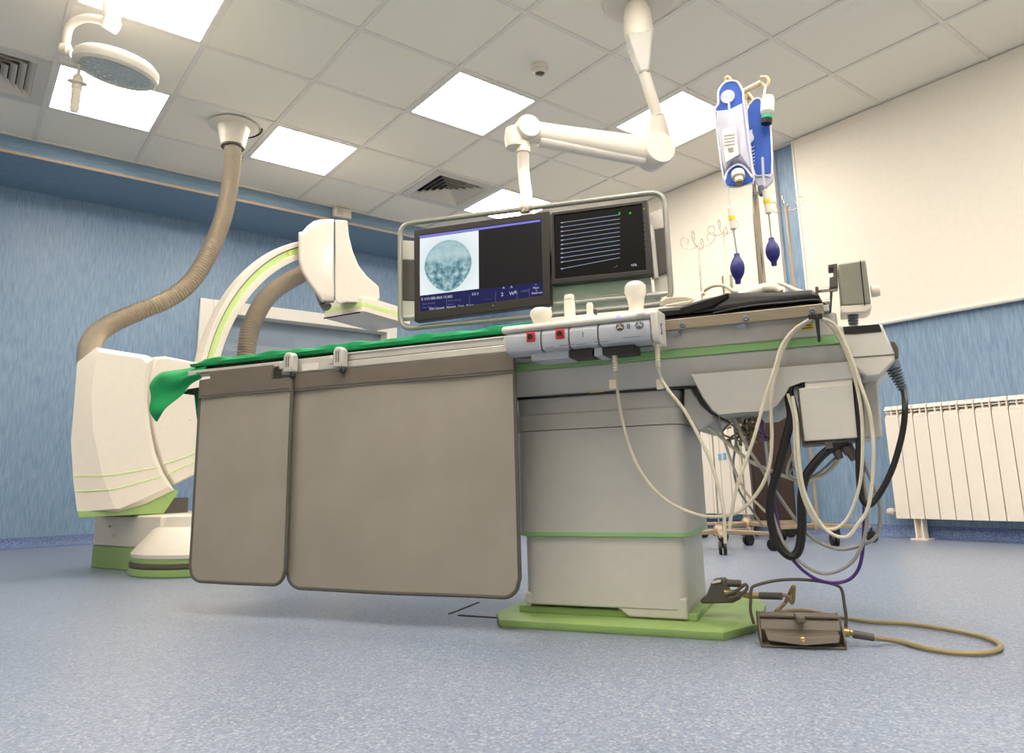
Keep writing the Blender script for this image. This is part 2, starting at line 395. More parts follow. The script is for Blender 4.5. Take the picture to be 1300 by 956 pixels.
# radiators
def radiator(y1, n, label, foot_y, valve_y, side):
    xf = 3.50
    t = thing('radiator', label, 'radiator', at=(xf+.05, y1-n*.04, 0), group='white sectional radiators')
    y = y1
    first = None
    for k in range(n):
        if first is None:
            bm = B(); a, b_ = y-.078, y-.002
            box(bm, xf, xf+.012, a, b_, .115, .685)                       # front plate
            prism(bm, [(a, .685), (a+.006, .70), (b_-.006, .70), (b_, .685)], 0, xf, xf+.012)
            box(bm, xf+.012, xf+.085, (a+b_)/2-.016, (a+b_)/2+.016, .13, .70)   # water column
            box(bm, xf+.08, xf+.088, a+.004, b_-.004, .13, .68)
            box(bm, xf+.004, xf+.09, a+.001, a+.008, .69, .752); box(bm, xf+.004, xf+.09, (a+b_)/2-.004, (a+b_)/2+.004, .69, .755)
            prism(bm, [(xf-.0, .735), (xf+.02, .757), (xf+.09, .76), (xf+.09, .754), (xf+.022, .751), (xf+.003, .730)], 1, a, b_)
            for zz in (.70, .72): prism(bm, [(xf+.006, zz), (xf+.03, zz+.014), (xf+.09, zz+.016), (xf+.09, zz+.012), (xf+.03, zz+.010), (xf+.007, zz-.003)], 1, a+.008, b_-.002)
            o = obj('section', bm, 'rad', t, bevel=.0025); first = o
        else:
            o = first.copy(); COL.objects.link(o); o.parent = t; WM[o] = WM[t]
            o.location = (0, -.08*k, 0)
    bm = B(); fy = foot_y
    box(bm, xf+.01, xf+.07, fy-.022, fy-.016, .008, .14); box(bm, xf+.01, xf+.07, fy+.016, fy+.022, .008, .14); box(bm, xf+.055, xf+.062, fy-.016, fy+.016, .008, .14)
    box(bm, xf-.01, xf+.09, fy-.045, fy+.045, 0, .008); obj('foot', bm, 'rad', t)
    bm = B(); s = side
    tube(bm, [(xf+.05, valve_y-.01*s, .15), (xf+.05, valve_y+.02*s, .15)], .014, 12)
    obj('valve', bm, 'chrome', t)
    bm = B(); lathe(bm, [(.012, 0), (.02, .006), (.022, .03), (.017, .045), (.001, .047)], 16, axis_m((xf+.05, valve_y+.02*s, .15), (0, s, 0))); obj('valve_knob', bm, 'white', t)
    return t
r1 = radiator(-1.63, 14, 'white sectional radiator under the right hand blind', -1.745, -1.63, 1)
r2 = radiator(.11, 10, 'white sectional radiator seen behind the hanging cables', -.62, -.69, -1)
bm = B()
for px, py in ((913.5, 580), (919.5, 579)):
    p = H(IDN, (px, py), 0, 3.494); box(bm, 3.492, 3.4995, p.y-.012, p.y+.012, p.z-.022, p.z+.022)
obj('blue_clip', bm, 'skyblue', r2, bevel=.003)

# floor hatch lines
t = thing('floor_hatch', 'thin dark outline of an access hatch in the floor left of the green base', 'hatch', at=(0, 0, 0))
bm = B()
def strip(a, b, wdt):
    d = (b-a).normalized(); n = Vector((-d.y, d.x, 0))*wdt/2
    loft(bm, [[a-n, a+n, a+n+Vector((0, 0, .002)), a-n+Vector((0, 0, .002))], [b-n, b+n, b+n+Vector((0, 0, .002)), b-n+Vector((0, 0, .002))]])
fl = lambda q, z=0: H(IDN, q, 2, z)
strip(fl((570, 780)), fl((608, 765)), .006); strip(fl((582, 781.5)), fl((636, 785)), .012)
obj('groove', bm, 'dark', t)

# ================================================================ PATIENT TABLE
t = thing('patient_table', 'grey and white imaging table on a column with a pale green floor plate', 'operating table', TF, (.26, .22, 0))
tb = t
bm = B()
def chplate(z, e):
    return [(0+e, 0+e, z), (.571, 0+e, z), (.635-e, .12, z), (.635-e, .42, z), (.60, .50-e, z), (0, .50-e, z), (-.05+e, .40, z), (-.05+e, .09, z)]
loft(bm, [chplate(0, .004), chplate(.006, 0), chplate(.019, 0), chplate(.026, .01)])
obj('base_plate', bm, 'green', t, TF)
bm = B()
lo = lambda z, dx=0: [(x, y, z) for x, y in rrect(.435+dx, .33+dx, .03, 4, .262, .235)]
loft(bm, [lo(.05), lo(.14), lo(.236)])
prism(bm, [(.045, .050), (.30, .050), (.33, .03), (.478, .03), (.478, .08), (.045, .08)], 1, .072, .392)
obj('lower_column', bm, 'grey_white', t, TF, bevel=.004)
obj('column_foot', mkbox(.02, .50, .085, .38, .024, .044), 'green', t, TF, bevel=.004)
obj('column_gap', mkbox(.05, .47, .10, .37, .044, .051), 'black', t, TF)  # black slab paints the thin shadow gap under the column
bm = B()
up = lambda z, dx=0: [(x, y, z) for x, y in rrect(.468+dx, .35+dx, .04, 5, .262, .235)]
loft(bm, [up(.240), up(.38), up(.512)])
obj('upper_column', bm, 'grey_light', t, TF)
bm = B(); loft(bm, [up(.228, -.006), up(.230, .002), up(.240, .002)]); obj('column_ring', bm, 'green2', t, TF)
bm = B()
loft(bm, [up(.514, .004), up(.556, .006), up(.560, -.002), up(.602, -.002)])
obj('column_collar', bm, 'grey_light', t, TF)
# bracket (curved ear) right of the collar
bm = B()
e = [ft(q, .07) for q in ((868, 482), (874, 482), (882, 500), (893, 515), (907, 526), (908, 534), (898, 541), (886, 548), (868, 520))]
prism3(bm, e, (0, .30, 0)); obj('column_shoulder', bm, 'grey_light', t, TF, bevel=.006)
bm = B()
e = [ft(q, .06) for q in ((868, 476), (878, 474), (884, 486), (891, 506), (903, 520), (909, 528), (903, 526), (888, 512), (879, 492), (868, 481))]
prism3(bm, e, (0, .31, 0)); obj('shoulder_seal', bm, 'black', t, TF)
obj('gap_seal', mkbox(.03, .53, .045, .40, .602, .607), 'black', t, TF)
bm = B(); box(bm, .26, .30, .038, .05, .606, .612); obj('warning_tag', bm, 'brass', t, TF)
# carriage body: section swept along the table
def sect(pts, x0, x1, bm): loft(bm, [[(x0, y, z) for y, z in pts], [(x1, y, z) for y, z in pts]])
bm = B(); sect([(.0, .695), (-.0, .752), (.44, .752), (.44, .695)], -.95, .885, bm); obj('upper_side_panel', bm, 'grey_white', t, TF, bevel=.005)
bm = B(); sect([(-.004, .676), (-.004, .696), (.444, .696), (.444, .676)], -.95, .885, bm); obj('green_stripe', bm, 'green2', t, TF, bevel=.002)
bm = B(); sect([(.0, .676), (.015, .632), (.04, .608), (.40, .608), (.425, .632), (.44, .676)], -.95, .90, bm); obj('lower_side_panel', bm, 'grey_light', t, TF, bevel=.004)
# hull under the right end
hull = [ft(q, .02) for q in ((876, 476), (1085, 459), (1093, 466), (1096, 480), (1019, 486), (1003, 492), (996, 504), (987, 516), (976, 523), (940, 525), (912, 527.5), (904, 522), (893, 507))]
ring1 = [p.copy() for p in hull]
cxm = sum((p.x for p in hull))/len(hull); czm = sum(p.z for p in hull)/len(hull)
def shrink(ps, s, y): return [Vector((cxm+(p.x-cxm)*s, y, czm+(p.z-czm)*s)) for p in ps]
bm = B(); loft(bm, [shrink(hull, .97, .0), shrink(hull, 1, .02), shrink(hull, 1, .40), shrink(hull, .97, .42)])
obj('motor_hull', bm, 'grey_light', t, TF)
# right end block
eb = [ft(q, -.01) for q in ((1060, 414), (1119.5, 411), (1136, 449), (1136, 458.6), (1117.6, 478), (1100, 480), (1083, 466))]
cx2 = sum(p.x for p in eb)/len(eb); cz2 = sum(p.z for p in eb)/len(eb)
def shr(ps, s, y): return [Vector((cx2+(p.x-cx2)*s, y, cz2+(p.z-cz2)*s)) for p in ps]
bm = B(); loft(bm, [shr(eb, .96, -.015), shr(eb, 1, -.005), shr(eb, 1, .42), shr(eb, .96, .44)])
eo = obj('end_housing', bm, 'grey_white', t, TF, bevel=.004)
bm = B(); s0 = [ft(q, -.017) for q in ((1070, 415), (1116, 411.5), (1119, 419), (1119, 421), (1084, 424), (1072, 424))]; prism3(bm, s0, (0, .01, 0)); obj('end_slot', bm, 'black', t, TF)
bm = B(); a = ft((1084, 457), -.017); c = ft((1136, 452), -.017); box(bm, a.x, c.x, -.0165, -.012, .6375, .6395); obj('end_seam', bm, 'dgrey', t, TF)
bm = B(); s0 = [ft(q, .1) for q in ((1095, 478), (1114, 476), (1121, 556), (1095, 557))]; prism3(bm, s0, (0, .25, 0)); obj('end_leg_housing', bm, 'grey_white', t, TF, bevel=.006)
bm = B(); s0 = [ft(q, .004) for q in ((1022, 479), (1082, 472), (1082, 493), (1022, 498))]; prism3(bm, s0, (0, .2, 0)); obj('junction_bracket', bm, 'ventgrey', t, TF, bevel=.002)
s0 = [ft(q, -.0) for q in ((1014, 493), (1082, 487), (1088.6, 556), (1021, 560.5))]
bm = B(); prism3(bm, s0, (0, .16, 0)); jb = obj('junction_box', bm, 'grey_white', t, TF, bevel=.003)
bm = B(); s0 = [ft(q, .01) for q in ((1012, 494), (1014, 494), (1021, 562), (1090, 557), (1090, 560), (1018, 566))]; prism3(bm, s0, (0, .14, 0)); obj('junction_lip', bm, 'dgrey', jb, TF)
bm = B(); s0 = [ft(q, .0) for q in ((1047, 561), (1056, 560), (1058, 569), (1048, 570))]; prism3(bm, s0, (0, .05, 0))
for q in ((1062, 572), (1073, 567), (1080, 574)):
    p = ft(q, .03); lathe(bm, [(.010, -.02), (.012, 0), (.008, .02)], 12, axis_m(p, (.3, 0, -1)))
obj('connector', bm, 'dgrey', jb, TF)
# tabletop (carbon plate), frame under it
bm = B(); 
top = lambda z, i: [(x, y, z) for x, y in rrect(1.98-i, .50-i, .05, 5, -.12, .22)]
loft(bm, [top(.7685, .03), top(.770, 0), top(.774, 0), top(.776, .01)]); obj('tabletop', bm, 'black', t, TF)
bm = B(); sect([(-.02, .768), (-.02, .7535), (.46, .7535), (.46, .768)], -1.0, .87, bm); obj('top_support', bm, 'grey_white', t, TF)
# steel accessory rail right, with bolts
bm = B(); a, c = ft((838, 411), -.05), ft((1051, 388.5), -.05)
box(bm, .45, .858, -.056, -.044, .737, .764); rl = obj('steel_rail', bm, 'steel', t, TF, bevel=.0015)
for q in ((866.5, 413), (947, 404.5), (1031.5, 395)):
    bm = B(); p = ft(q, -.056); lathe(bm, [(.007, 0), (.007, .003), (.004, .005), (.001, .003)], 14, axis_m(p, (0, -1, 0))); obj('bolt', bm, 'slate', rl, TF)
for x in (.51, .67, .82): obj('rail_spacer', mkbox(x-.012, x+.012, -.044, .0, .731, .752), 'grey_mid', rl, TF)
# rail far side
obj('far_rail', mkbox(-.9, .864, .484, .496, .745, .771), 'steel', t, TF, bevel=.0015)
obj('warning_label', mkbox(.793, .832, -.003, .0, .716, .732), 'yellow', t, TF)
bm = B(); box(bm, .797, .829, -.0034, -.003, .7185, .7215); box(bm, .797, .829, -.0034, -.003, .7245, .7275); obj('label_print', bm, 'dgrey', t, TF)

# aluminium curtain rail (front left)
t = thing('curtain_rail', 'light grey aluminium accessory rail along the front table edge', 'rail', TF, (-.3, -.06, .74))
a, c = ft((437, 449), -.07), ft((520, 440), -.07)
bm = B(); sect([(-.02, .742), (-.064, .742), (-.064, .756), (-.070, .762), (-.06, .766), (-.02, .766)], -.50, .13, bm); obj('upper_profile', bm, 'alu', t, TF, bevel=.002)
bm = B(); sect([(-.02, .717), (-.064, .717), (-.068, .721), (-.068, .740), (-.02, .740)], -.50, .13, bm); obj('lower_profile', bm, 'alu', t, TF, bevel=.002)
bm = B(); sect([(-.058, .7395), (-.063, .7395), (-.063, .7425), (-.058, .7425)], -.50, .13, bm); obj('groove', bm, 'dgrey', t, TF)
bm = B(); sect([(-.02, .717), (-.06, .717), (-.064, .722), (-.064, .762), (-.02, .762)], -.70, -.50, bm); obj('rail_link', bm, 'alu', t, TF, bevel=.002)
bm = B(); box(bm, -.62, -.56, -.067, -.062, .722, .744); obj('link_plate', bm, 'ventgrey', t, TF, bevel=.001)
bm = B(); sect([(-.02, .744), (-.066, .744), (-.066, .760), (-.02, .760)], -1.09, -.70, bm); obj('left_bar', bm, 'alu', t, TF, bevel=.002)
bm = B(); sect([(-.064, .746), (-.068, .746), (-.068, .751), (-.064, .751)], -1.05, -.73, bm); obj('left_bar_slot', bm, 'dgrey', t, TF)
def clampf(x, label):
    k = thing('rail_clamp', label, 'clamp', TF, (x, -.08, .74), group='grey clamps on the curtain rail')
    bm = B(); prism(bm, [(x-.017, .718), (x+.017, .718), (x+.017, .768), (x+.009, .778), (x-.009, .778), (x-.017, .768)], 1, -.10, -.071); obj('jaw', bm, 'alu', k, TF, bevel=.004)
    obj('tongue', mkbox(x-.045, x-.016, -.085, -.072, .732, .752), 'alu', k, TF, bevel=.002)
    bm = B(); box(bm, x-.006, x-.003, -.1008, -.0995, .732, .766); box(bm, x+.002, x+.005, -.1008, -.0995, .732, .766); obj('slot', bm, 'dgrey', k, TF)
    bm = B(); lathe(bm, [(.006, 0), (.008, .006), (.008, .016), (.001, .018)], 10, axis_m((x+.012, -.09, .718), (0, 0, -1))); obj('screw', bm, 'black', k, TF)
c1, c2 = ft((368, 455), -.09).x, ft((431, 455), -.09).x
clampf(c1, 'grey rail clamp above the seam between the two grey curtains'); clampf(c2, 'grey rail clamp right of the seam between the grey curtains')

# lead curtains
def curtain(px_tl, px_tr, bottoms, b, r, label, split, wav, notch=None):
    x0, x1 = px_tl, px_tr
    t = thing('lead_curtain', label, 'radiation curtain', TF, ((x0+x1)/2, b, .09), group='grey lead curtains hanging from the table')
    zb = bottoms; zt = split
    # panel with round lower corners and soft waves
    nx, nz = 48, 30
    bm = B(); W = x1-x0
    def yy(x, z):
        return b + wav*sin((x-x0)/W*pi*3+z*1.5)*.5 + wav*.6*sin((x-x0)*9+2)*(1-(z-zb)/(zt-zb)) + .035*((x-x0)/W)*0
    def outline(x, zf):
        # lower limit with rounded corners
        dl, dr = x-x0, x1-x; lim = zb
        for d in (dl, dr):
            if d < r: lim = max(lim, zb+r-sqrt(max(r*r-(r-d)**2, 0)))
        return lim+(zt-lim)*zf
    xs = sorted(set([x0+W*i/nx for i in range(nx+1)]+[x0+r*k/6 for k in range(6)]+[x1-r*k/6 for k in range(6)]))
    G = []
    for sgn in (-1, 1):
        G.append([[bm.verts.new((x, yy(x, outline(x, j/nz))+sgn*.002, outline(x, j/nz))) for j in range(nz+1)] for x in xs])
    for s, g in enumerate(G):
        for i in range(len(xs)-1):
            for j in range(nz): bm.faces.new((g[i][j], g[i+1][j], g[i+1][j+1], g[i][j+1]))
    n = len(xs)
    path = [(i, 0) for i in range(n)]+[(n-1, j) for j in range(1, nz+1)]+[(i, nz) for i in range(n-2, -1, -1)]+[(0, j) for j in range(nz-1, 0, -1)]
    for k in range(len(path)):
        (i, j), (p, q) = path[k], path[(k+1) % len(path)]
        bm.faces.new((G[0][i][j], G[1][i][j], G[1][p][q], G[0][p][q]))
    obj('panel', bm, 'curtain', t, TF)
    P = [(xs[0], yy(xs[0], outline(xs[0], j/nz)), outline(xs[0], j/nz)) for j in range(nz, 0, -1)]+[(x, yy(x, outline(x, 0)), outline(x, 0)) for x in xs]+[(xs[-1], yy(xs[-1], outline(xs[-1], j/nz)), outline(xs[-1], j/nz)) for j in range(1, nz+1)]
    bm = B(); tube(bm, P, .0055, 8); obj('edge_binding', bm, 'edge', t, TF)
    bm = B(); y0 = b-.008
    if notch: pts = [(x0, zt-.002), (x1, zt-.002), (x1, .700), (notch, .700), (notch, .743), (x0+.045, .743), (x0+.045, .722), (x0, .720)]
    else: pts = [(x0, zt-.002), (x1, zt-.002), (x1, .716), (x0, .712)]
    prism(bm, pts, 1, b-.008, b+.004); obj('top_flap', bm, 'flap', t, TF, bevel=.001)
    bm = B(); tube(bm, [(x0+.004, b-.0085, zt+.006), (x1-.004, b-.0085, zt+.006)], .0012, 6); obj('seam', bm, 'edge', t, TF)
    return t
xa, xb, xc = ft((251, 600), -.08).x, ft((371, 560), -.08).x, ft((656, 600), -.075).x
zb1, zb2 = ft((300, 740), -.085).z, ft((560, 755), -.07).z
curtain(xa, xb, zb1, -.088, .045, 'narrower grey lead curtain at the left end of the table', .662, .003, notch=ft((346, 465), -.09).x)
curtain(xb-.012, xc, zb2, -.072, .05, 'wide grey lead curtain hanging in front of the table column', .662, .006)

# green drape: lies on the tabletop, hangs at the head end
t = thing('surgical_drape', 'bright green cloth draped over the head half of the table', 'drape', TF, (-.7, .2, .78))
bm = B(); nx = 80; rings = []
for i in range(nx+1):
    x = -1.095+(.12+1.095)*i/nx; f_ = min(1, i/4); w1 = .0025*sin(x*23)+.0018*sin(x*57+1)
    zt_ = .7775+.023*max(f_, .25)+w1
    rings.append([(x, -.052, .7765), (x, -.056+w1*.6, .785), (x, -.050, zt_-.004), (x, -.036, zt_), (x, .1, zt_+w1), (x, .3, zt_-w1), (x, .465, zt_), (x, .484, zt_-.008), (x, .486, .7765)])
loft(bm, rings)
obj('cloth_top', bm, 'drape', t, TF)
# hanging fold at the head end (front corner sags down)
bm = B(); rows = []
pt = [ft(q, -.05) for q in ((262, 463), (240, 470), (222, 474), (205, 474), (197, 480), (188, 489))]
pb = [ft(q, -.065) for q in ((254, 480), (236, 488), (230, 502), (216, 518), (206, 528), (194, 537))]
bk = [ft(q, .06) for q in ((275, 461), (254, 463), (236, 467), (218, 470), (205, 472), (196, 478))]
for k in range(9):
    s = k/8
    rows.append([a.lerp(c, s)+Vector((0, .018*sin(s*7+i*1.3)*s, .0)) for i, (a, c) in enumerate(zip(pt, pb))])
rows = [bk]+rows
R = [[bm.verts.new(p) for p in catmull(r, 4)] for r in rows]
for a, b_ in zip(R, R[1:]):
    for i in range(len(a)-1): bm.faces.new((a[i], a[i+1], b_[i+1], b_[i]))
hf = obj('hanging_fold', bm, 'drape', t, TF)
sm = hf.modifiers.new('solid', 'SOLIDIFY'); sm.thickness = .004; ss = hf.modifiers.new('sub', 'SUBSURF'); ss.levels = 1; ss.render_levels = 1
bm = B(); P = [ft(q, .02) for q in ((246, 495), (260, 495), (260, 560), (253, 548), (249, 525))]; prism3(bm, P, (0, .004, 0)); obj('rear_fold', bm, 'drape', t, TF)
bm = B(); s0 = [ft(q, .0) for q in ((238, 494), (262, 490), (262, 503), (232, 500))]; prism3(bm, s0, (0, .40, 0)); obj('table_end_bar', bm, 'dgrey', tb, TF, bevel=.002)

# ---------------------------------------------------------------- table-side control console
t = thing('control_console', 'light grey table side control console with joysticks and red buttons', 'control console', TF, (.3, -.15, .70))
prof = [(-.06, .698), (-.112, .694), (-.150, .700), (-.158, .716), (-.156, .742), (-.146, .752), (-.06, .752)]
cap = [(-.055, .752), (-.150, .752), (-.158, .757), (-.156, .766), (-.146, .771), (-.055, .782)]
x0, x1 = .128, .482
mods = [(.128, .160), (.162, .238), (.241, .312), (.315, .398)]
xm = [.100, .198, .272, .347, .478]
for i, (a, c) in enumerate(zip(xm, xm[1:])):
    bm = B(); sect(prof, a+.0015, c-.0015, bm); obj('module', bm, 'grey_mid', t, TF, bevel=.003)
bm = B(); sect([(y*.985-.0005, z) for y, z in prof], x0-.02, x1-.008, bm); obj('module_gap', bm, 'dgrey', t, TF)
bm = B(); sect(cap, .09, x1+.006, bm); obj('top_cap', bm, 'grey_white', t, TF, bevel=.003)
bm = B(); full = [(-.055, .694), (-.112, .690), (-.152, .697), (-.160, .716), (-.158, .766), (-.147, .772), (-.055, .780)]
sect(full, x1-.004, x1+.012, bm); ecp = obj('end_cap', bm, 'grey_white', t, TF, bevel=.004)
tm = text_bm('S', .042, Matrix.Translation((x1+.0125, -.125, .716)) @ Matrix.Rotation(pi/2, 4, 'Z') @ Matrix.Rotation(pi/2, 4, 'X'))
obj('logo', tm, 'blue_ink', ecp, TF)
for q in ((674, 428), (711, 424)):
    p = ft(q, -.158); bt = obj('red_button', mkbox(p.x-.0115, p.x+.0115, -.1615, -.155, p.z-.012, p.z+.012), 'red', t, TF, bevel=.002)
    bm = B(); lathe(bm, [(.006, 0), (.0075, .002), (.006, .002), (.001, .001)], 14, axis_m((p.x, -.1615, p.z), (0, -1, 0))); obj('button_mark', bm, 'dark', bt, TF)
for q, mm in (((787, 415), 'dgrey'), ((811.5, 412.5), 'slate')):
    p = ft(q, -.158); bm = B(); lathe(bm, [(.010, -.004), (.010, .001), (.0085, .002), (.001, .002)], 20, axis_m((p.x, -.158, p.z), (0, -1, 0))); k = obj('dial', bm, mm, t, TF)
    bm = B()
    for a in (90, 210, 330): tube(bm, [(p.x, -.1606, p.z), (p.x+.0075*cos(radians(a)), -.1606, p.z+.0075*sin(radians(a)))], .0012, 6)
    obj('dial_mark', bm, 'grey_white', k, TF)
for q, wdt in (((738, 437), .012), ((763, 434), .018), ((720, 438), .02), ((698, 441), .012), ((802, 428), .022), ((740, 425), .001), ((799, 414), .0015), ((796.5, 414), .0015)):
    p = ft(q, -.158); hh = .0006 if wdt > .005 else .006; obj('print_line', mkbox(p.x-wdt, p.x+wdt, -.1592, -.157, p.z-hh, p.z+hh), 'slate', t, TF)
p = ft((785, 402), -.157); obj('status_light', mkbox(p.x-.004, p.x+.004, -.1595, -.155, p.z-.003, p.z+.003), emi('blue_led', (90, 90, 255), 6), t, TF)
p = ft((809, 399), -.157); obj('key_tab', mkbox(p.x-.002, p.x+.02, -.1595, -.155, p.z-.003, p.z+.002), 'grey_white', t, TF)
# round stop knob at left end
p = ft((648, 434), -.14); bm = B(); lathe(bm, [(.02, -.03), (.022, 0), (.020, .012), (.014, .016), (.001, .016)], 24, axis_m((p.x, -.13, p.z), (0, -1, 0))); k = obj('rotary_knob', bm, 'grey_white', t, TF)
bm = B(); box(bm, p.x-.006, p.x+.010, -.1475, -.1455, p.z-.015, p.z+.015); obj('knob_insert', bm, 'black', k, TF)
# sockets under the console
bm = B(); box(bm, .265, .325, -.135, -.07, .676, .696); box(bm, .350, .43, -.13, -.07, .676, .696); obj('socket_bay', bm, 'black', t, TF, bevel=.002)
bm = B(); box(bm, .16, .262, -.13, -.05, .678, .698); box(bm, .327, .349, -.13, -.05, .676, .698); obj('underside_bracket', bm, 'grey_mid', t, TF, bevel=.002)
obj('mount_arm', mkbox(.14, .46, -.075, -.005, .70, .745), 'grey_mid', t, TF, bevel=.003)
# joysticks
def knob(prof, q, y, name, sx=1.0, tilt=0):
    p = ft(q, y); bm = B(); lathe(bm, prof, 28, Matrix.Diagonal((sx, 1, 1, 1)))
    bm.transform(Matrix.Translation((p.x, y, .772)) @ Matrix.Rotation(tilt, 4, 'Y'))
    return obj(name, bm, 'joy', t, TF, bevel=0)
knob([(.018, -.004), (.020, .004), (.024, .016), (.029, .028), (.028, .038), (.020, .045), (.008, .048), (.001, .048)], (687, 400), -.11, 'joystick_dome')
knob([(.020, -.004), (.016, .002), (.0145, .006), (.014, .055), (.0125, .056), (.0125, .060), (.0135, .061), (.012, .072), (.001, .074)], (723.5, 400), -.11, 'joystick_post')
knob([(.030, -.004), (.026, .005), (.015, .012), (.0085, .016), (.008, .032), (.009, .038), (.006, .045), (.001, .046)], (749, 398), -.11, 'joystick_small')
knob([(.020, -.004), (.021, .002), (.019, .006), (.018, .02), (.021, .04), (.027, .058), (.026, .073), (.017, .083), (.005, .087), (.001, .087)], (808, 396), -.11, 'joystick_paddle')
bm = B(); p = ft((755, 396), -.09); lathe(bm, [(.006, 0), (.006, .028), (.001, .029)], 12, Matrix.Translation((p.x, -.09, .775))); obj('rear_lever', bm, 'dgrey', t, TF)

# ---------------------------------------------------------------- black pad, coil, probe on the table end
t = thing('folded_pad', 'folded black vinyl pad lying on the right end of the table', 'pad', TF, (.68, .2, .776))
tp = [ft(q, -.035) for q in ((836, 392), (864, 389), (895, 379), (926, 371.5), (960, 371), (1000, 370), (1030, 367.5), (1040, 375), (1043, 384), (1043, 388))]
bt = [Vector((p.x, -.035, .777)) for p in tp]
def padring(y, s, dz=0): return [Vector((p.x, y, .777+(p.z-.777)*s+dz)) for p in tp]+[Vector((p.x, y, .777)) for p in reversed(tp)]
bm = B(); loft(bm, [padring(-.045, .55), padring(-.038, .95), padring(-.01, 1.05), padring(.10, 1.0), padring(.25, 1.02), padring(.40, .9), padring(.43, .5)])
obj('lower_fold', bm, 'pad', t, TF, bevel=.006, seg=3)
bm = B()
e = [ft(q, -.05) for q in ((862, 391), (925, 371), (924, 378), (905, 389), (870, 399))]; prism3(bm, e, (0, .3, .0)); obj('top_flap', bm, 'pad', t, TF, bevel=.003)
bm = B(); tube(bm, catmull([ft(q, -.048) for q in ((905, 398), (950, 389), (1000, 384), (1038, 381), (1042, 388))], 6), .003, 8); obj('welt', bm, 'pad', t, TF)

def cable(name, pts, r, m, label, cat='cable', group=None, fr=TF, sub=8, segs=8):
    bm = B(); tube(bm, catmull(pts, sub), r, segs)
    o = obj(name, bm, m, None, fr); return tag(o, label, cat, group)
Fp = lambda L: [ft(q[:2], q[2]) for q in L]
cable('coiled_cable', Fp([(893, 374, .18), (893, 370, .24), (905, 363, .2), (920, 363, .14), (932, 370, .1), (945, 371, .12), (970, 364, .15), (990, 360, .2), (1010, 368, .1), (1020, 371, .05)]), .005, 'cable', 'cream cable looped on top of the folded black pad')
bm = B(); tube(bm, catmull(Fp([(938, 374, .1), (955, 371, .1), (970, 366, .11), (985, 366, .1), (992, 370, .09)]), 6), .011, 12, rfun=lambda i: .006+.008*sin(min(i/24, 1)*pi))
tag(obj('hand_probe', bm, 'warm', None, TF), 'cream handheld probe resting on the folded black pad', 'probe')
bm = B()
for k in range(4): 
    tube(bm, catmull(Fp([(838, 383+k*1.5, .1), (848, 379+k*2, .16), (868, 378+k, .2), (880, 381, .22), (868, 384+k, .12), (845, 388, .08)]), 6), .0028, 6)
tag(obj('cable_coil', bm, 'cable', None, TF), 'loose coil of thin pale cables left of the folded black pad', 'cable')

# ---------------------------------------------------------------- injector box at table end
t = thing('injector_control_box', 'grey green control box on two steel rods at the right table end', 'control box', TF, (.93, 0, .75))
f0 = [ft(q, -.03) for q in ((1064, 335), (1099, 329.5), (1106, 386), (1068, 388))]
bm = B(); loft(bm, [f0, [p+Vector((.0, .085, 0)) for p in f0]]); obj('housing', bm, 'inj', t, TF, bevel=.004)
f1 = [ft(q, -.03) for q in ((1100, 329.5), (1103, 330), (1108, 380), (1106.5, 387))]
f2 = [ft(q, -.028) for q in ((1067, 388), (1107, 385), (1107, 391), (1100, 396), (1068, 398))]
bm = B(); prism3(bm, f2, (0, .08, 0)); obj('lower_cover', bm, 'warm', t, TF, bevel=.003)
bm = B(); a = ft((1092, 331), -.031); c = ft((1098, 388), -.031); tube(bm, [a, c], .0012, 6); obj('seam', bm, 'dark', t, TF)
bm = B(); p = ft((1106, 370), .01); lathe(bm, [(.014, 0), (.014, .012), (.012, .018), (.001, .019)], 20, axis_m(p, (1, 0, 0))); obj('side_button', bm, 'warm', t, TF)
s0 = [ft(q, -.02) for q in ((1051, 336), (1063, 334), (1064, 364), (1053, 366), (1053, 352), (1058, 351), (1058, 340), (1052, 341))]
bm = B(); prism3(bm, s0, (0, .05, 0)); obj('bracket', bm, 'dgrey', t, TF, bevel=.002)
for q0, q1 in (((1036, 369), (1062, 366.5)), ((1040, 384.5), (1054, 383))):
    bm = B(); tube(bm, [ft(q0, .0), ft(q1, .0)], .006, 12); obj('rod', bm, 'chrome', t, TF)
s0 = [ft(q, -.01) for q in ((1035, 364), (1039, 364), (1039, 388), (1035, 388))]
bm = B(); prism3(bm, s0, (0, .03, 0)); obj('rod_plate', bm, 'dgrey', t, TF)
s0 = [ft(q, .03) for q in ((1054, 371), (1057, 371), (1055, 402), (1051, 400))]
bm = B(); prism3(bm, s0, (0, .03, 0)); obj('stay', bm, 'slate', t, TF)
def strain(px0, px1, b, r0, r1, name, parent, m='slate', n=7):
    a, c = ft(px0, b), ft(px1, b); L = (c-a).length; prof = [(r0*1.1, 0), (r0*1.1, L*.28)]
    for k in range(n):
        s = L*(.30+.7*k/n); d = L*.7/n; rr = r0+(r1-r0)*k/n
        prof += [(rr*.72, s), (rr*.72, s+d*.3), (rr, s+d*.35), (rr, s+d*.85)]
    bm = B(); lathe(bm, prof, 14, axis_m(a, c-a)); return obj(name, bm, m, parent, TF)
strain((1082, 388), (1084, 422), -.0, .0125, .0085, 'strain_relief', t)
# wall-side socket on the end housing
s0 = [ft(q, .05) for q in ((1130, 433), (1136, 433), (1141, 442), (1141, 454), (1137, 460), (1131, 447))]
bm = B(); prism3(bm, s0, (0, .05, 0)); k = obj('side_socket', bm, 'dgrey', tb, TF, bevel=.003)
strain((1130, 459), (1147, 495), .06, .016, .0095, 'strain_relief', k)

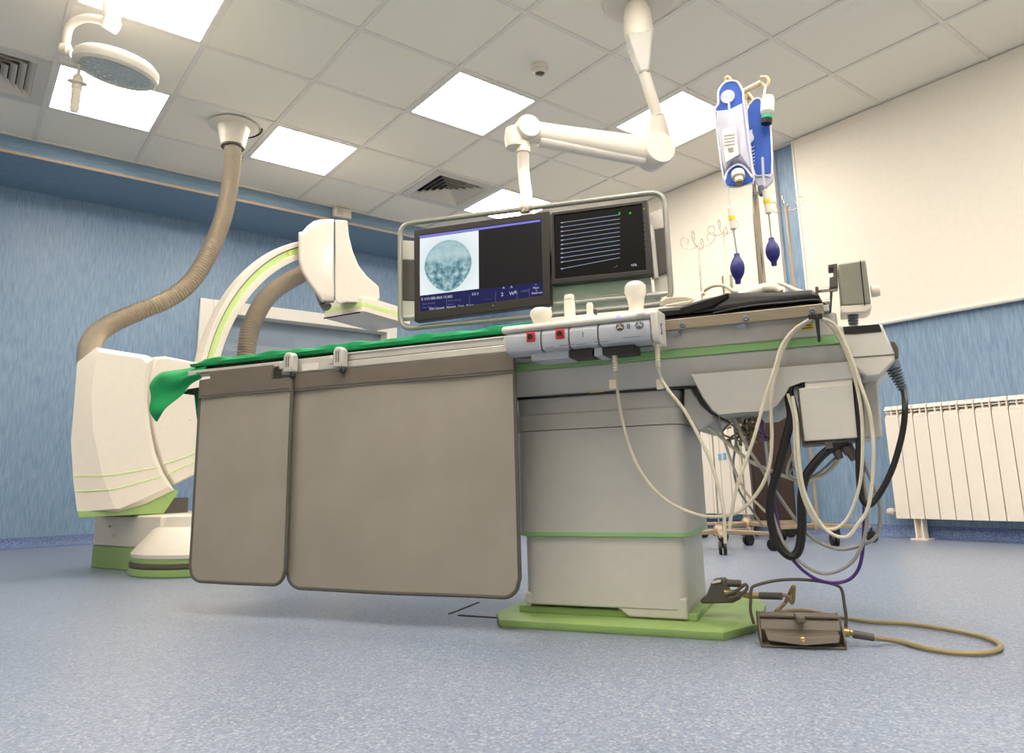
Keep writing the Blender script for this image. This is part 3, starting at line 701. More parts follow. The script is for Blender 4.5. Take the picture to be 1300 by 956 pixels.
# ================================================================ IV POLE, BAGS
t = thing('table_iv_pole', 'tall chrome drip pole rising behind the folded black pad', 'drip pole', TF, (.70, .5, .75))
bm = B(); pzx = .700
tube(bm, [(pzx, .5, .70), (pzx, .5, 1.27)], .0115, 16); obj('lower_pole', bm, 'chrome', t, TF)
bm = B(); tube(bm, [(pzx, .5, 1.26), (pzx, .5, 1.60)], .008, 12); obj('upper_pole', bm, 'chrome', t, TF)
obj('pole_clamp', mkbox(pzx-.02, pzx+.02, .485, .53, .74, .78), 'dgrey', t, TF, bevel=.003)
def hookarm(pts, r, nm='hook_arm'):
    bm = B(); tube(bm, catmull(pts, 6), r, 8); return obj(nm, bm, 'ivory', t, TF)
top0 = Vector((pzx, .5, 1.595))
hookarm([top0, ft((943, 118), .48), ft((966, 105), .46)], .009)
hookarm([ft((966, 105), .46), ft((972, 110), .455), ft((976, 104), .45), ft((973, 98), .45), ft((965, 98), .45)], .005, 'hook')
hookarm([top0, ft((948, 119), .5), ft((956, 128), .5)], .008)
hookarm([ft((953, 127), .5), ft((957, 133), .49), ft((953, 135), .48), ft((951, 131), .48)], .004, 'hook')
hookarm([top0, ft((936, 118), .46), ft((926, 114), .44)], .007)
hookarm([ft((926, 114), .44), ft((924, 106), .425), ft((921, 100), .42), ft((925, 98), .415), ft((928, 102), .415)], .005, 'hook')

def sheet(bm, px, b, th, mi=0): prism3(bm, [ft(q, b) for q in px], (0, th, 0), mi)
# front bag
t = thing('pressure_infusion_bag', 'front blue pressure bag with a clear sleeve over a fluid pouch', 'infusion bag', TF, (.66, .4, 1.27), group='blue pressure infusion bags on the drip pole')
out1 = [(907.5, 140), (912, 132), (912, 116), (919, 106), (926, 103), (936, 104), (943, 116), (944, 128), (950, 180), (956.5, 228), (950, 233), (938, 237), (927, 237), (921, 234), (917, 215), (911, 170)]
bm = B(); sheet(bm, out1, .415, .008); bk_ = obj('back_panel', bm, 'bag', t, TF, bevel=.002)
bm = B(); tube(bm, catmull([ft(q, .414) for q in out1], 3, closed=True), .0035, 8, closed=True); obj('piping', bm, 'piping', t, TF)
# clear bulging sleeve
slv = [(908, 141), (926, 139), (944, 130), (950, 180), (956, 222), (947, 212), (938, 208), (929, 210), (921, 222), (917, 205), (911, 170)]
pp = [ft(q, .41) for q in slv]; cc = sum(pp, Vector())/len(pp)
bm = B(); loft(bm, [pp, [p.lerp(cc, .12)+Vector((0, -.025, 0)) for p in pp], [p.lerp(cc, .5)+Vector((0, -.032, 0)) for p in pp]], cap=False)
bm.faces.new(bm.verts[-len(pp):] if False else [v for v in list(bm.verts)[-len(pp):]])
obj('clear_sleeve', bm, 'clear', t, TF)
bm = B(); sheet(bm, [(916, 165), (934, 160), (938, 196), (921, 206)], .375, .002); pl = obj('fluid_pouch', bm, 'paper', t, TF)
bm = B()
for yy_ in (172, 176, 180, 184): sheet(bm, [(919, yy_), (933, yy_-2), (933, yy_-1.2), (919, yy_+.8)], .373, .001)
sheet(bm, [(924, 188), (931, 187), (931, 192), (925, 193)], .373, .001); obj('printed_text', bm, 'cableg', pl, TF)
bm = B(); c0 = ft((924, 123), .408); lathe(bm, [(.022, 0), (.022, .004), (.001, .005)], 20, axis_m(c0, (0, -1, 0))); tube(bm, [ft((925, 128), .406), ft((926, 142), .404)], .004, 8); obj('hanging_ring', bm, 'clear2', t, TF)
sm_ = [ (917, 226), (924, 214), (937, 209), (950, 216), (956, 228), (938, 236), (924, 235)]
bm = B(); sheet(bm, [(922, 222), (926, 219), (944, 216), (956, 226), (955, 230), (938, 236), (923, 235), (921, 230)], .398, .008); obj('lower_pocket', bm, 'bag', t, TF, bevel=.002)
bm = B(); tube(bm, catmull([ft(q, .396) for q in ((920, 229), (924, 217), (935, 209), (945, 212), (955, 225))], 4), .0035, 8); obj('pocket_piping', bm, 'piping', t, TF)
bm = B(); c0 = ft((937, 222), .385); lathe(bm, [(.020, -.01), (.020, .012), (.013, .016), (.012, .03), (.001, .03)], 16, axis_m(c0, (.1, -.4, -1))); ca = obj('port_cap', bm, 'white', t, TF)
bm = B(); c0 = ft((938, 229), .378); lathe(bm, [(.011, 0), (.011, .012), (.001, .013)], 12, axis_m(c0, (.1, -.4, -1))); obj('stopper', bm, 'brass', ca, TF)
# tubing, gauge, bulb
def inflator(par, p0, g0, g1, b0, b1, by, lab):
    bm = B(); tube(bm, [ft(p0, by), ft(g0, by)], .002, 8); obj('tubing', bm, 'clear2', par, TF)
    a, c = ft(g0, by), ft(g1, by); L = (c-a).length
    bm = B(); lathe(bm, [(.004, 0), (.0095, L*.05), (.0095, L*.95), (.004, L)], 14, axis_m(a, c-a)); g = obj('gauge_tube', bm, 'white', par, TF)
    m_ = a.lerp(c, .5); bm = B(); lathe(bm, [(.0098, -.008), (.0101, -.006), (.0101, .006), (.0098, .008)], 14, axis_m(m_, c-a)); obj('yellow_band', bm, 'yellow', g, TF)
    bm = B(); tube(bm, [c, ft(b0, by)], .0025, 8); obj('tubing', bm, 'cableg', par, TF)
    a, c = ft(b0, by), ft(b1, by); L = (c-a).length; d = (c-a)
    prof = [(.001, 0), (.0085, .001), (.009, .010)]+[(.007+.0145*sin(pi*(k/12))**.6, .012+(L-.028)*k/12) for k in range(1, 12)]+[(.009, L-.014), (.008, L-.002), (.001, L)]
    bm = B(); lathe(bm, prof, 24, axis_m(a, d)); bb = obj('squeeze_bulb', bm, 'navy', par, TF)
    bb['label'] = lab
inflator(t, (925, 236), (927, 263), (931, 292), (935.5, 322), (937, 361), .40, 'navy rubber squeeze bulb')
# rear bag
t = thing('pressure_infusion_bag', 'rear blue pressure bag hanging behind the small infusion bottle', 'infusion bag', TF, (.74, .47, 1.25), group='blue pressure infusion bags on the drip pole')
out2 = [(948, 141), (953, 131), (958, 126), (964, 125), (968, 130), (969, 140), (974, 146), (978, 160), (980, 219), (970, 222), (958, 221), (953, 190)]
bm = B(); sheet(bm, out2, .47, .01); obj('back_panel', bm, 'bag', t, TF, bevel=.002)
bm = B(); tube(bm, catmull([ft(q, .469) for q in out2], 3, closed=True), .003, 8, closed=True); obj('piping', bm, 'piping', t, TF)
bm = B(); sheet(bm, [(957, 222), (981, 219), (982, 228), (974, 236), (969, 244), (966, 244), (962, 235), (958, 229)], .472, .02); obj('clear_sleeve', bm, 'clear', t, TF, bevel=.004)
bm = B(); c0 = ft((967, 241), .465); lathe(bm, [(.012, -.01), (.012, .01), (.009, .02), (.001, .021)], 14, axis_m(c0, (0, -.2, -1))); obj('port_cap', bm, 'slate', t, TF)
bm = B(); c0 = ft((949, 176), .462); lathe(bm, [(.02, 0), (.02, .002), (.001, .003)], 20, axis_m(c0, (0, -1, 0))); sheet(bm, [(951, 166), (955, 164), (956, 178), (952, 182)], .462, .002)
for k in range(6): sheet(bm, [(953, 188+k*4.5), (958, 185+k*4.5), (958, 186.2+k*4.5), (953, 189.2+k*4.5)], .465, .002)
obj('white_print', bm, 'piping', t, TF)
bm = B(); tube(bm, [ft((968, 200), .455), ft((969, 225), .45), ft((970, 236), .45)], .004, 8); obj('drip_tube', bm, 'clear2', t, TF)
inflator(t, (970, 236), (971, 241), (976, 272), (979, 302), (983, 338), .455, 'navy rubber squeeze bulb')
# bottle
t = thing('infusion_bottle', 'small upturned clear bottle with a green and black cap', 'bottle', TF, (.76, .44, 1.44))
a, c = ft((975, 122), .44), ft((973, 158), .44); d = (c-a).normalized(); L = (c-a).length
bm = B(); lathe(bm, [(.001, 0), (.018, .002), (.020, .01), (.020, L*.62), (.016, L*.70), (.014, L*.72)], 24, axis_m(a, d)); bo = obj('glass_body', bm, 'liquid', t, TF)
bm = B(); lathe(bm, [(.0204, L*.15), (.0208, L*.16), (.0208, L*.55), (.0204, L*.56)], 24, axis_m(a, d)); obj('paper_label', bm, 'paper', t, TF)
bm = B(); lathe(bm, [(.014, L*.70), (.0165, L*.71), (.0165, L*.80), (.014, L*.81)], 24, axis_m(a, d)); obj('green_ring', bm, 'capgreen', t, TF)
bm = B(); lathe(bm, [(.015, L*.80), (.0175, L*.81), (.0165, L*.98), (.001, L)], 24, axis_m(a, d)); obj('cap', bm, 'black', t, TF)
bm = B(); tube(bm, [ft((972, 108), .445), ft((970, 122), .44), ft((974, 124), .44)], .004, 8); obj('hanger_strap', bm, 'white', t, TF)

# ================================================================ ROLLING DRIP STANDS (background)
def wire_hooks(bm, top, r=.0022):
    x, y, z = top
    for a in (20, 110, 200, 290):
        ca, sa = cos(radians(a)), sin(radians(a)); P = []
        for s, dz in ((0, 0), (.035, -.01), (.07, 0), (.095, .02), (.10, .05), (.08, .065), (.055, .05), (.06, .02)):
            P.append((x+ca*s, y+sa*s, z+dz-.02))
        tube(bm, catmull(P, 4), r, 6)
def iv_stand(base_px, b_xy, ztop, pr, label, thick=None, hook=True, rot=0):
    x, y = b_xy
    t = thing('drip_stand', label, 'drip stand', at=(x, y, 0), group='rolling drip stands behind the table')
    bm = B(); tube(bm, [(x, y, .09), (x, y, ztop)], pr, 12); obj('pole', bm, 'tan' if pr > .008 else 'chrome', t)
    if thick: 
        bm = B(); tube(bm, [(x, y, thick-.35), (x, y, thick)], .034, 20); obj('outer_tube', bm, 'chrome', t)
    bm = B(); lathe(bm, [(.035, .07), (.035, .105), (.02, .125), (.001, .126)], 16, Matrix.Translation((x, y, 0))); obj('hub', bm, 'tan', t)
    for k in range(5):
        a = radians(rot+72*k); ex, ey = x+.27*cos(a), y+.27*sin(a); ux = Vector((cos(a), sin(a), 0)); vx = Vector((-sin(a), cos(a), 0))
        bm = B(); rg = lambda c, w_, h, z: [c-vx*w_+Vector((0, 0, z-h)), c+vx*w_+Vector((0, 0, z-h)), c+vx*w_+Vector((0, 0, z+h)), c-vx*w_+Vector((0, 0, z+h))]
        loft(bm, [rg(Vector((x, y, 0)), .014, .012, .09), rg(Vector((ex, ey, 0)), .012, .009, .085)])
        lg = obj('leg', bm, 'tan', t, bevel=.003)
        bm = B(); cw = Vector((ex, ey, .032))
        for s in (-.011, .011): lathe(bm, [(.001, -.008), (.030, -.007), (.032, 0), (.030, .007), (.001, .008)], 16, axis_m(cw+vx*s, vx))
        tube(bm, [cw, cw+Vector((0, 0, .05))], .006, 8)
        obj('castor', bm, 'rubber', lg)
    if hook:
        bm = B(); wire_hooks(bm, (x, y, ztop)); obj('wire_hooks', bm, 'chrome', t)
def vert_at(px, depth):
    p = wd(px, depth); return (p.x, p.y), p.z
xy, z = vert_at((998, 262), 4.45); iv_stand(None, xy, z, .009, 'thin drip stand in front of the blue wall strip', rot=10)
xy, z = vert_at((918, 292), 4.75); iv_stand(None, xy, z, .005, 'drip stand with a thick chrome tube left of the tall table pole', thick=wd((924, 354), 4.75).z, rot=40)
xy, z = vert_at((886, 308), 4.1); iv_stand(None, xy, z, .004, 'drip stand beside the right edge of the monitor frame', rot=75)
# brown panel
p0 = wd((987, 665), 4.55)
FR = Matrix.Translation((p0.x, p0.y, 0)) @ Matrix.Rotation(radians(-40), 4, 'Z')
t = thing('brown_chair', 'dark brown upholstered high chair back behind the hanging cables', 'chair', FR)
bm = B()
zt2 = H(FR, (990, 498), 1, 0).z
e = [Vector((-.125, 0, .09)), Vector((.125, 0, .09)), Vector((.135, 0, zt2*.6))]+[Vector((.13*cos(pi*k/10), 0, zt2-.16+.16*sin(pi*k/10))) for k in range(11)]+[Vector((-.135, 0, zt2*.6))]
prism3(bm, e, (0, .07, 0)); obj('backrest', bm, 'brown', t, FR, bevel=.015, seg=3)
obj('base_rail', mkbox(-.16, .16, -.02, .05, .075, .095), 'tan', t, FR)
bm = B()
for sx in (-.13, .13): lathe(bm, [(.001, -.01), (.03, -.009), (.032, 0), (.03, .009), (.001, .01)], 14, axis_m((sx, .015, .032), (1, 0, 0))); tube(bm, [(sx, .015, .032), (sx, .015, .08)], .008, 8)
obj('castor', bm, 'rubber', t, FR)

# ================================================================ C-ARM GANTRY
t = thing('c_arm_gantry', 'white and green C-arm imaging machine parked left of the table', 'imaging machine', GF, (.1, .35, 0))
ga = t
ys = .35
fpx = [(126, 447), (180, 455), (187, 462), (183, 480), (182, 510), (186, 545), (192, 575), (202, 600), (214, 618), (180, 634), (152, 646), (146, 646), (130, 605), (118, 545), (116, 500), (120, 468)]
rpx = [(122, 441), (186, 451), (195, 455), (189, 478), (187, 510), (191, 545), (197, 575), (207, 600), (221, 622), (184, 640), (150, 650), (98, 650), (93, 610), (90, 560), (95, 500), (98, 460)]
yb = [ys+.02]*10+[ys+.03]+[ys+.05]*5
front = [gt(q, ys) for q in fpx]; rim = [gt(q, y) for q, y in zip(rpx, yb)]
back = [Vector((p.x, ys+.34, p.z)) for p in rim[:11]]+[gt((q[0]+4, q[1]+(3 if q[1] < 470 else 0)), ys+.34) for q in rpx[11:]]
back[0] = gt((124, 444), ys+.34)
bm = B(); loft(bm, [front, rim, back]); st = obj('stand_cover', bm, 'white', t, GF, ang=22)
# lime lines across the cover
def line_on(pxs, y, r, par, m='lime'):
    bm = B(); tube(bm, catmull([gt(q, y) for q in pxs], 5), r, 6); return obj('lime_line', bm, m, par, GF)
line_on([(130, 604), (150, 602), (192, 595), (200, 593.5)], ys-.0005, .003, st)
line_on([(137.5, 622), (150, 620), (195, 608), (205, 604)], ys-.0005, .003, st)
for pa, pc in (((93.5, 604.5), (130, 604)), ((95.5, 624), (137.5, 622))):
    bm = B(); tube(bm, [gt(pa, ys+.049), gt(pc, ys-.0005)], .003, 6); obj('lime_line', bm, 'lime', st, GF)
# green skirt under stand cover
gs = [gt(q, ys+.03) for q in ((98, 649), (150, 649.5), (184, 639), (221, 621), (227, 624), (208, 652), (100, 657))]
gsb = [p+Vector((0, .31, 0)) for p in gs]
for i_, q_ in ((0, (104, 649)), (6, (106, 657))): gsb[i_] = gt(q_, ys+.34)
bm = B(); loft(bm, [gs, gsb]); obj('green_skirt', bm, 'green', t, GF, bevel=.005)
bm = B()
for q in ((103, 495),): lathe(bm, [(.008, 0), (.006, .006), (.001, .007)], 12, axis_m(gt(q, ys+.05), (0, -1, 0)))
obj('screw_cap', bm, 'white', st, GF)
# second cover: carries the C
y2 = ys+.07
c2f = [gt(q, y2) for q in ((197, 453), (212, 452), (262, 462), (300, 470), (300, 584), (262, 597), (248, 604), (222, 617), (206, 590), (196, 555), (189, 510), (190, 475))]
cc = sum(c2f, Vector())/len(c2f)
bm = B(); loft(bm, [[p.lerp(cc, .03) for p in c2f], [p+Vector((0, .015, 0)) for p in c2f], [p+Vector((0, .30, 0)) for p in c2f]])
ac = obj('arm_cover', bm, 'white', t, GF, bevel=.005)
line_on([(206, 590), (230, 582), (262, 570)], y2-.001, .003, ac); line_on([(212, 602), (235, 592), (262, 580)], y2-.001, .003, ac)
bm = B(); lathe(bm, [(.008, 0), (.006, .006), (.001, .007)], 12, axis_m(gt((242, 532), y2), (0, -1, 0))); obj('screw_cap', bm, 'white', ac, GF)
# C arc
ya0, ya1 = ys+.12, ys+.185
def circ(pts):
    # least squares circle in x,z
    import numpy as np
    A = np.array([[2*p.x, 2*p.z, 1] for p in pts]); b_ = np.array([p.x**2+p.z**2 for p in pts])
    s = np.linalg.lstsq(A, b_, rcond=None)[0]; return s[0], s[1], math.sqrt(s[2]+s[0]**2+s[1]**2)
oc = circ([gt(q, ya1) for q in ((248, 457), (253, 434), (262, 410), (285, 369), (320, 336), (350, 318), (376, 306))])
cx, cz, ro = oc
def arcp(r, a): return Vector((cx+r*cos(a), 0, cz+r*sin(a)))
a0 = atan2(gt((382, 303), ya0).z-cz, gt((382, 303), ya0).x-cx)
A_ = [a0-.02+(3.9-a0)*k/60 for k in range(61)]
def arcband(r0, r1, y0, y1, m, name, par, bev=0):
    bm = B(); loft(bm, [[arcp(r0, a)+Vector((0, y0, 0)), arcp(r1, a)+Vector((0, y0, 0)), arcp(r1, a)+Vector((0, y1, 0)), arcp(r0, a)+Vector((0, y1, 0))] for a in A_])
    return obj(name, bm, m, par, GF, bevel=bev)
arc = arcband(ro-.012, ro-.108, ya0+.012, ya1, 'white', 'c_arc', t)
arcband(ro, ro-.03, ya0, ya1, 'white', 'outer_rim', arc, .003)
arcband(ro-.030, ro-.036, ya0+.006, ya0+.02, 'dgrey', 'rim_gap', arc)
arcband(ro-.036, ro-.072, ya0+.008, ya0+.02, 'lime', 'lime_band', arc)
arcband(ro-.072, ro-.110, ya0, ya1, 'white', 'inner_rim', arc, .003)
bm = B(); p = gt((366, 321), ya0+.005); prism(bm, [(p.x-.012, p.z-.012), (p.x+.012, p.z-.012), (p.x, p.z+.012)], 1, p.y-.002, p.y+.004); obj('warning_sticker', bm, 'yellow', arc, GF)
# detector column (two halves) and flat detector
yd0 = ys+.07
def pxin(P, k, cen): return [(q[0]+(cen[0]-q[0])*k, q[1]+(cen[1]-q[1])*k) for q in P]
PL1 = [(379, 295), (384, 294), (390, 287), (398, 281), (405, 279), (424, 278.5), (424, 384), (408, 384), (401, 374), (390, 359), (382, 345), (378.5, 330)]
cl1 = (410, 330)
bm = B(); loft(bm, [[gt(q, yd0) for q in pxin(PL1, .12, cl1)], [gt(q, yd0+.012) for q in pxin(PL1, .04, cl1)], [gt(q, yd0+.035) for q in PL1], [gt(q, yd0+.17) for q in pxin(PL1, .03, cl1)]])
dc = obj('detector_carriage', bm, 'white', t, GF, bevel=.006)
PL2 = [(425.5, 279), (441, 280), (443, 300), (448, 320), (455, 337), (466, 351), (481, 364), (482, 380), (470, 385), (440, 384), (430, 386), (425.5, 382)]
bm = B(); loft(bm, [[gt(q, yd0+.04) for q in PL2], [gt(q, yd0+.20) for q in pxin(PL2, .03, (440, 340))]]); obj('detector_column', bm, 'white', t, GF, bevel=.01, seg=3)
bm = B(); s0 = [gt(q, yd0+.02) for q in ((415, 378), (425, 376), (424, 384), (413, 386))]; prism3(bm, s0, (0, .05, 0)); obj('connector', bm, 'dgrey', dc, GF)
bm = B(); tube(bm, [gt((426, 284), yd0+.035), gt((426, 378), yd0+.035)], .004, 6); obj('column_gap', bm, 'ventgrey', dc, GF)
# detector box
ZD = 1.57
gz = lambda q, z: H(GF, q, 2, z)
nr, lf, rt = gz((461.6, 396), ZD), gz((407.4, 404), ZD), gz((503, 415.5), ZD)
dx0, dx1, dy0, dy1 = nr.x, nr.x+.56, nr.y, lf.y
zt_ = gt((462, 374), dy0).z
def dring(z, i): return [(x, y, z) for x, y in rrect(dx1-dx0-2*i, dy1-dy0-2*i, .03, 4, (dx0+dx1)/2, (dy0+dy1)/2)]
bm = B(); loft(bm, [dring(ZD, .012), dring(ZD+.008, 0), dring(zt_-.02, .0), dring(zt_, .02), dring(zt_+.03, .10)]); dt = obj('flat_detector', bm, 'white', t, GF)
z1, z2 = gt((463, 389), dy0).z, gt((463, 384), dy0).z
bm = B(); loft(bm, [dring(z1, -.0015), dring(z2, -.0015)]); obj('lime_band', bm, 'lime', dt, GF)
a = H(GF, (411, 403.5), 0, dx0-.002); c = H(GF, (457, 397), 0, dx0-.002)
bm = B(); box(bm, dx0-.003, dx0+.002, c.y, a.y, (a.z+c.z)/2-.004, (a.z+c.z)/2+.004); obj('handle_slot', bm, 'dark', dt, GF)
# tube housing at lower end of the C (hidden by curtains)
bm = B(); lathe(bm, [(.001, 0), (.12, .01), (.15, .05), (.15, .22), (.10, .28), (.001, .28)], 24, Matrix.Translation((cx-.05, ya0+.1, .22))); obj('tube_housing', bm, 'white', t, GF, bevel=0)
# base: body, dome, disc
A0, B0 = fl((115, 720)), fl((165, 725)); gi = GF.inverted(); A1, B1 = gi @ A0, gi @ B0
dv = (B1-A1).normalized(); nv = Vector((-dv.y, dv.x, 0)); 
if nv.x < 0: nv = -nv
Bf = A1+dv*.62
def bx(z0, z1, e=0, e2=0): 
    return [[A1+dv*e+Vector((0, 0, z0)), Bf+Vector((0, 0, z0)), Bf+nv*.5+Vector((0, 0, z0)), A1+nv*.5+dv*e+Vector((0, 0, z0))], [A1+dv*e2+Vector((0, 0, z1)), Bf+Vector((0, 0, z1)), Bf+nv*.5+Vector((0, 0, z1)), A1+nv*.5+dv*e2+Vector((0, 0, z1))]]
bm = B(); loft(bm, bx(.0, .105)); obj('base_green', bm, 'green', t, GF, bevel=.004)
bm = B(); loft(bm, bx(.106, .255, 0, -.0)); obj('base_cover', bm, 'white', t, GF, bevel=.008)
dcx, dcy, dr = .32, .10, .325
ell = lambda s, z: [(dcx+dr*s*cos(2*pi*k/48), dcy+dr*s*sin(2*pi*k/48), z) for k in range(48)]
bm = B(); loft(bm, [ell(.985, .0), ell(1, .006), ell(1, .034), ell(.97, .036)]); obj('pivot_disc_lower', bm, 'green', t, GF)
bm = B(); loft(bm, [ell(.97, .034), ell(1.0, .040), ell(1.0, .052), ell(.97, .056)]); obj('pivot_bumper', bm, 'dgrey', t, GF)
bm = B(); loft(bm, [ell(.96, .055), ell(.97, .058), ell(.97, .078), ell(.96, .08)]); obj('pivot_disc_upper', bm, 'green', t, GF)
bm = B(); loft(bm, [ell(.98, .079), ell(.985, .095), ell(.72, .195), ell(.66, .205)]); obj('pivot_cover', bm, 'white', t, GF)
bm = B(); loft(bm, [ell(.60, .2), ell(.56, .25)]); obj('pivot_neck', bm, 'white', t, GF)
obj('stand_neck', mkbox(.12, .45, .42, .7, .25, .33), 'dgrey', t, GF)
for q in ((142, 676), (150, 692)):
    bm = B(); P0 = gi @ fl(q, .0); pp = H(GF, q, 1, A1.lerp(B1, .7).y); lathe(bm, [(.008, 0), (.006, .006), (.001, .007)], 12, axis_m(A1+dv*(.16 if q[0] == 142 else .21)+Vector((0, 0, .2 if q[0] == 142 else .16))-nv*.004, -nv)); obj('screw_cap', bm, 'white', t, GF)
# small hose on the detector arm
def hose(pts, r, pitch, name, m, par=None, fr=IDN):
    P = resample(catmull(pts, 24), pitch/4)
    bm = B(); tube(bm, P, r, 20, rfun=lambda i: r*(1, .90, .76, .90)[i % 4]); return obj(name, bm, m, par, fr, keep=False)
hose([gt((389, 341), ya1+.06), gt((384, 347), ya1+.06), gt((364, 358), ya1+.07), gt((342, 374), ya1+.08), gt((327, 396), ya1+.08), gt((316, 425), ya1+.08), gt((312, 458), ya1+.08), gt((312, 520), ya1+.05)], .058, .0165, 'detector_hose', 'hose', t, GF)
hose([gt((404, 365), ya1+.0), gt((410, 382), ya1+.02), gt((416, 392), ya1+.03)], .035, .014, 'short_hose', 'cableg', t, GF)

# ceiling hose
D0 = (A_c := H(IDN, (297, 160), 2, HC)); dep0 = (D0-CAMP).dot(F_)
pend = GF @ gt((112, 448), ys+.25); dep1 = (pend-CAMP).dot(F_)
t = thing('ceiling_cable_hose', 'thick beige corrugated hose running from the ceiling flange to the C-arm stand', 'hose', at=D0)
hp = [(296, 182), (295.5, 205), (291, 240), (282, 280), (266, 320), (243, 357), (213, 380), (175, 396), (145, 409), (124, 423), (114, 440), (112, 462)]
n = len(hp); pts = [wd(q, dep0+(dep1-dep0)*(i/(n-1))) for i, q in enumerate(hp)]
pts[0] = Vector((D0.x, D0.y, HC-.16))
hose(pts, .052, .0165, 'hose', 'hose', t)
bm = B(); mt_ = Matrix.Translation((D0.x, D0.y, 0))
lathe(bm, [(.15, HC), (.152, HC-.006), (.13, HC-.012), (.10, HC-.018), (.088, HC-.06), (.072, HC-.135), (.070, HC-.14)], 36, mt_); obj('ceiling_cone', bm, 'white', t)
bm = B(); lathe(bm, [(.071, HC-.135), (.071, HC-.15), (.06, HC-.15)], 30, mt_); obj('clamp_ring', bm, 'dgrey', t)
bm = B(); tube(bm, [(D0.x-.175+.35*k/20 if False else D0.x+.17*cos(radians(-20+8*k)), D0.y+.17*sin(radians(-20+8*k)), HC+.001) for k in range(12)], .005, 6); obj('tile_cutout_gap', bm, 'dark', t)

# ================================================================ SURGICAL LAMP (left)
dl = 3.3
t = thing('surgical_lamp', 'round white surgical lamp head hanging at the top left', 'lamp', at=wd((150, 90), dl))
hc = wd((147, 92), dl); v = (hc-CAMP).normalized()
ua = (wd((188, 104), dl)-wd((105, 76), dl)).normalized(); ua = (ua-v*ua.dot(v)).normalized()
wn = v.cross(ua).normalized(); wn = wn if wn.z < 0 else -wn
nn = (-v*sin(radians(19))+wn*cos(radians(19))).normalized()      # lens side, points down and to the camera
Rl = .168
mm = axis_m(hc, -nn, ua)
bm = B(); lathe(bm, [(Rl*.86, -.004), (Rl*.97, -.010), (Rl*1.04, .0), (Rl*1.06, .018), (Rl*1.04, .040), (Rl*.94, .056), (Rl*.3, .07), (.001, .072)], 48, mm); hd = obj('lamp_head', bm, 'white', t)
bm = B(); lathe(bm, [(Rl*.86, -.006), (Rl*.87, .004), (.001, .004)], 48, mm)
ln_ = obj('lens', bm, 'lens', t)
for rr, nn_ in ((.045, 6), (.085, 12), (.122, 18)):
    for k in range(nn_):
        bm = B(); a = 2*pi*k/nn_; c0 = mm @ Vector((rr*cos(a), rr*sin(a), -.008)); lathe(bm, [(.010, 0), (.007, -.003), (.001, -.004)], 8, axis_m(c0, mm.to_3x3() @ Vector((0, 0, 1)))); obj('led', bm, 'led', ln_)
# sterile handle at left
hA, hB = wd((101, 82), dl-.05), wd((94, 142), dl-.05)
L = (hB-hA).length
bm = B(); lathe(bm, [(.012, 0), (.006, .01), (.008, .04), (.020, L*.26), (.022, L*.34), (.038, L*.36), (.040, L*.39), (.022, L*.42), (.024, L*.50), (.020, L*.52), (.0185, L*.95), (.015, L), (.001, L)], 24, axis_m(hA, hB-hA)); obj('handle', bm, 'warm', t)
# yoke and joint
ypts = [wd(q, dl) for q in ((92, 68), (84, 64), (84, 50), (88, 34), (98, 26), (112, 23), (130, 26), (140, 30))]
bm = B(); tube(bm, catmull(ypts, 6), .019, 14); obj('yoke', bm, 'white', t)
bm = B(); lathe(bm, [(.02, 0), (.028, .004), (.028, .035), (.02, .04)], 20, axis_m(wd((78, 62), dl), wd((96, 66), dl)-wd((78, 62), dl))); obj('yoke_pivot', bm, 'white', t)
j0, j1 = wd((141, 2), dl), wd((142, 27), dl)
bm = B(); lathe(bm, [(.022, -.08), (.022, 0), (.036, .004), (.036, (j1-j0).length), (.025, (j1-j0).length+.012), (.001, (j1-j0).length+.014)], 24, axis_m(j0, j1-j0)); jj = obj('swivel_joint', bm, 'warm', t)
bm = B(); lathe(bm, [(.026, -.035), (.030, -.03), (.030, .03), (.026, .035), (.001, .036)], 20, axis_m(wd((141, 31), dl), (1, .2, -.2))); obj('swivel_knuckle', bm, 'white', jj)
bm = B(); tube(bm, [j0+Vector((0, 0, .0)), Vector((j0.x-.02, j0.y, HC-.02))], .025, 14); lathe(bm, [(.09, HC), (.09, HC-.015), (.03, HC-.03)], 24, Matrix.Translation((j0.x-.02, j0.y, 0))); obj('drop_tube', bm, 'white', t)

# ================================================================ MONITOR BOOM
MX, MY = 1.585, -1.60
t = thing('monitor_boom', 'white articulated ceiling boom carrying the monitor frame', 'boom arm', at=(MX, MY, HC))
bo = t
bm = B(); lathe(bm, [(.17, HC), (.172, HC-.008), (.16, HC-.02), (.06, HC-.03)], 40, Matrix.Translation((MX, MY, 0))); obj('ceiling_plate', bm, 'white', t)
dq = 3.05
hub = H(IDN, (811, 8), 2, HC-.03); ed = (Vector((MX, MY, HC))-CAMP).dot(F_)
k0, k1, k2, k3, k4 = wd((808, 4), ed), wd((812, 52), ed-.05), wd((818, 95), ed-.1), wd((834, 145), ed-.05), wd((836, 178), ed)
bm = B(); tube(bm, [(MX, MY, HC-.02), k0, k0.lerp(k1, .3), k0.lerp(k1, .75), k1], .06, 24, rfun=lambda i: (.045, .05, .066, .072, .066)[i]); obj('shoulder', bm, 'white', t)
bm = B(); tube(bm, [k1-(k2-k1)*.05, k1.lerp(k2, .5), k2], .05, 4, rfun=lambda i: (.092, .062, .036)[i]); obj('arm_fairing', bm, 'grey_light', t, bevel=.012, seg=3)
bm = B(); tube(bm, [k2-(k2-k1)*.1, k2.lerp(k3, .5), k3], .027, 16); obj('first_arm', bm, 'white', t)
bm = B(); tube(bm, [k3, k3.lerp(k4, .4), k4, k4+(k4-k3)*.4], .045, 20, rfun=lambda i: (.034, .046, .060, .058)[i]); obj('elbow', bm, 'white', t)
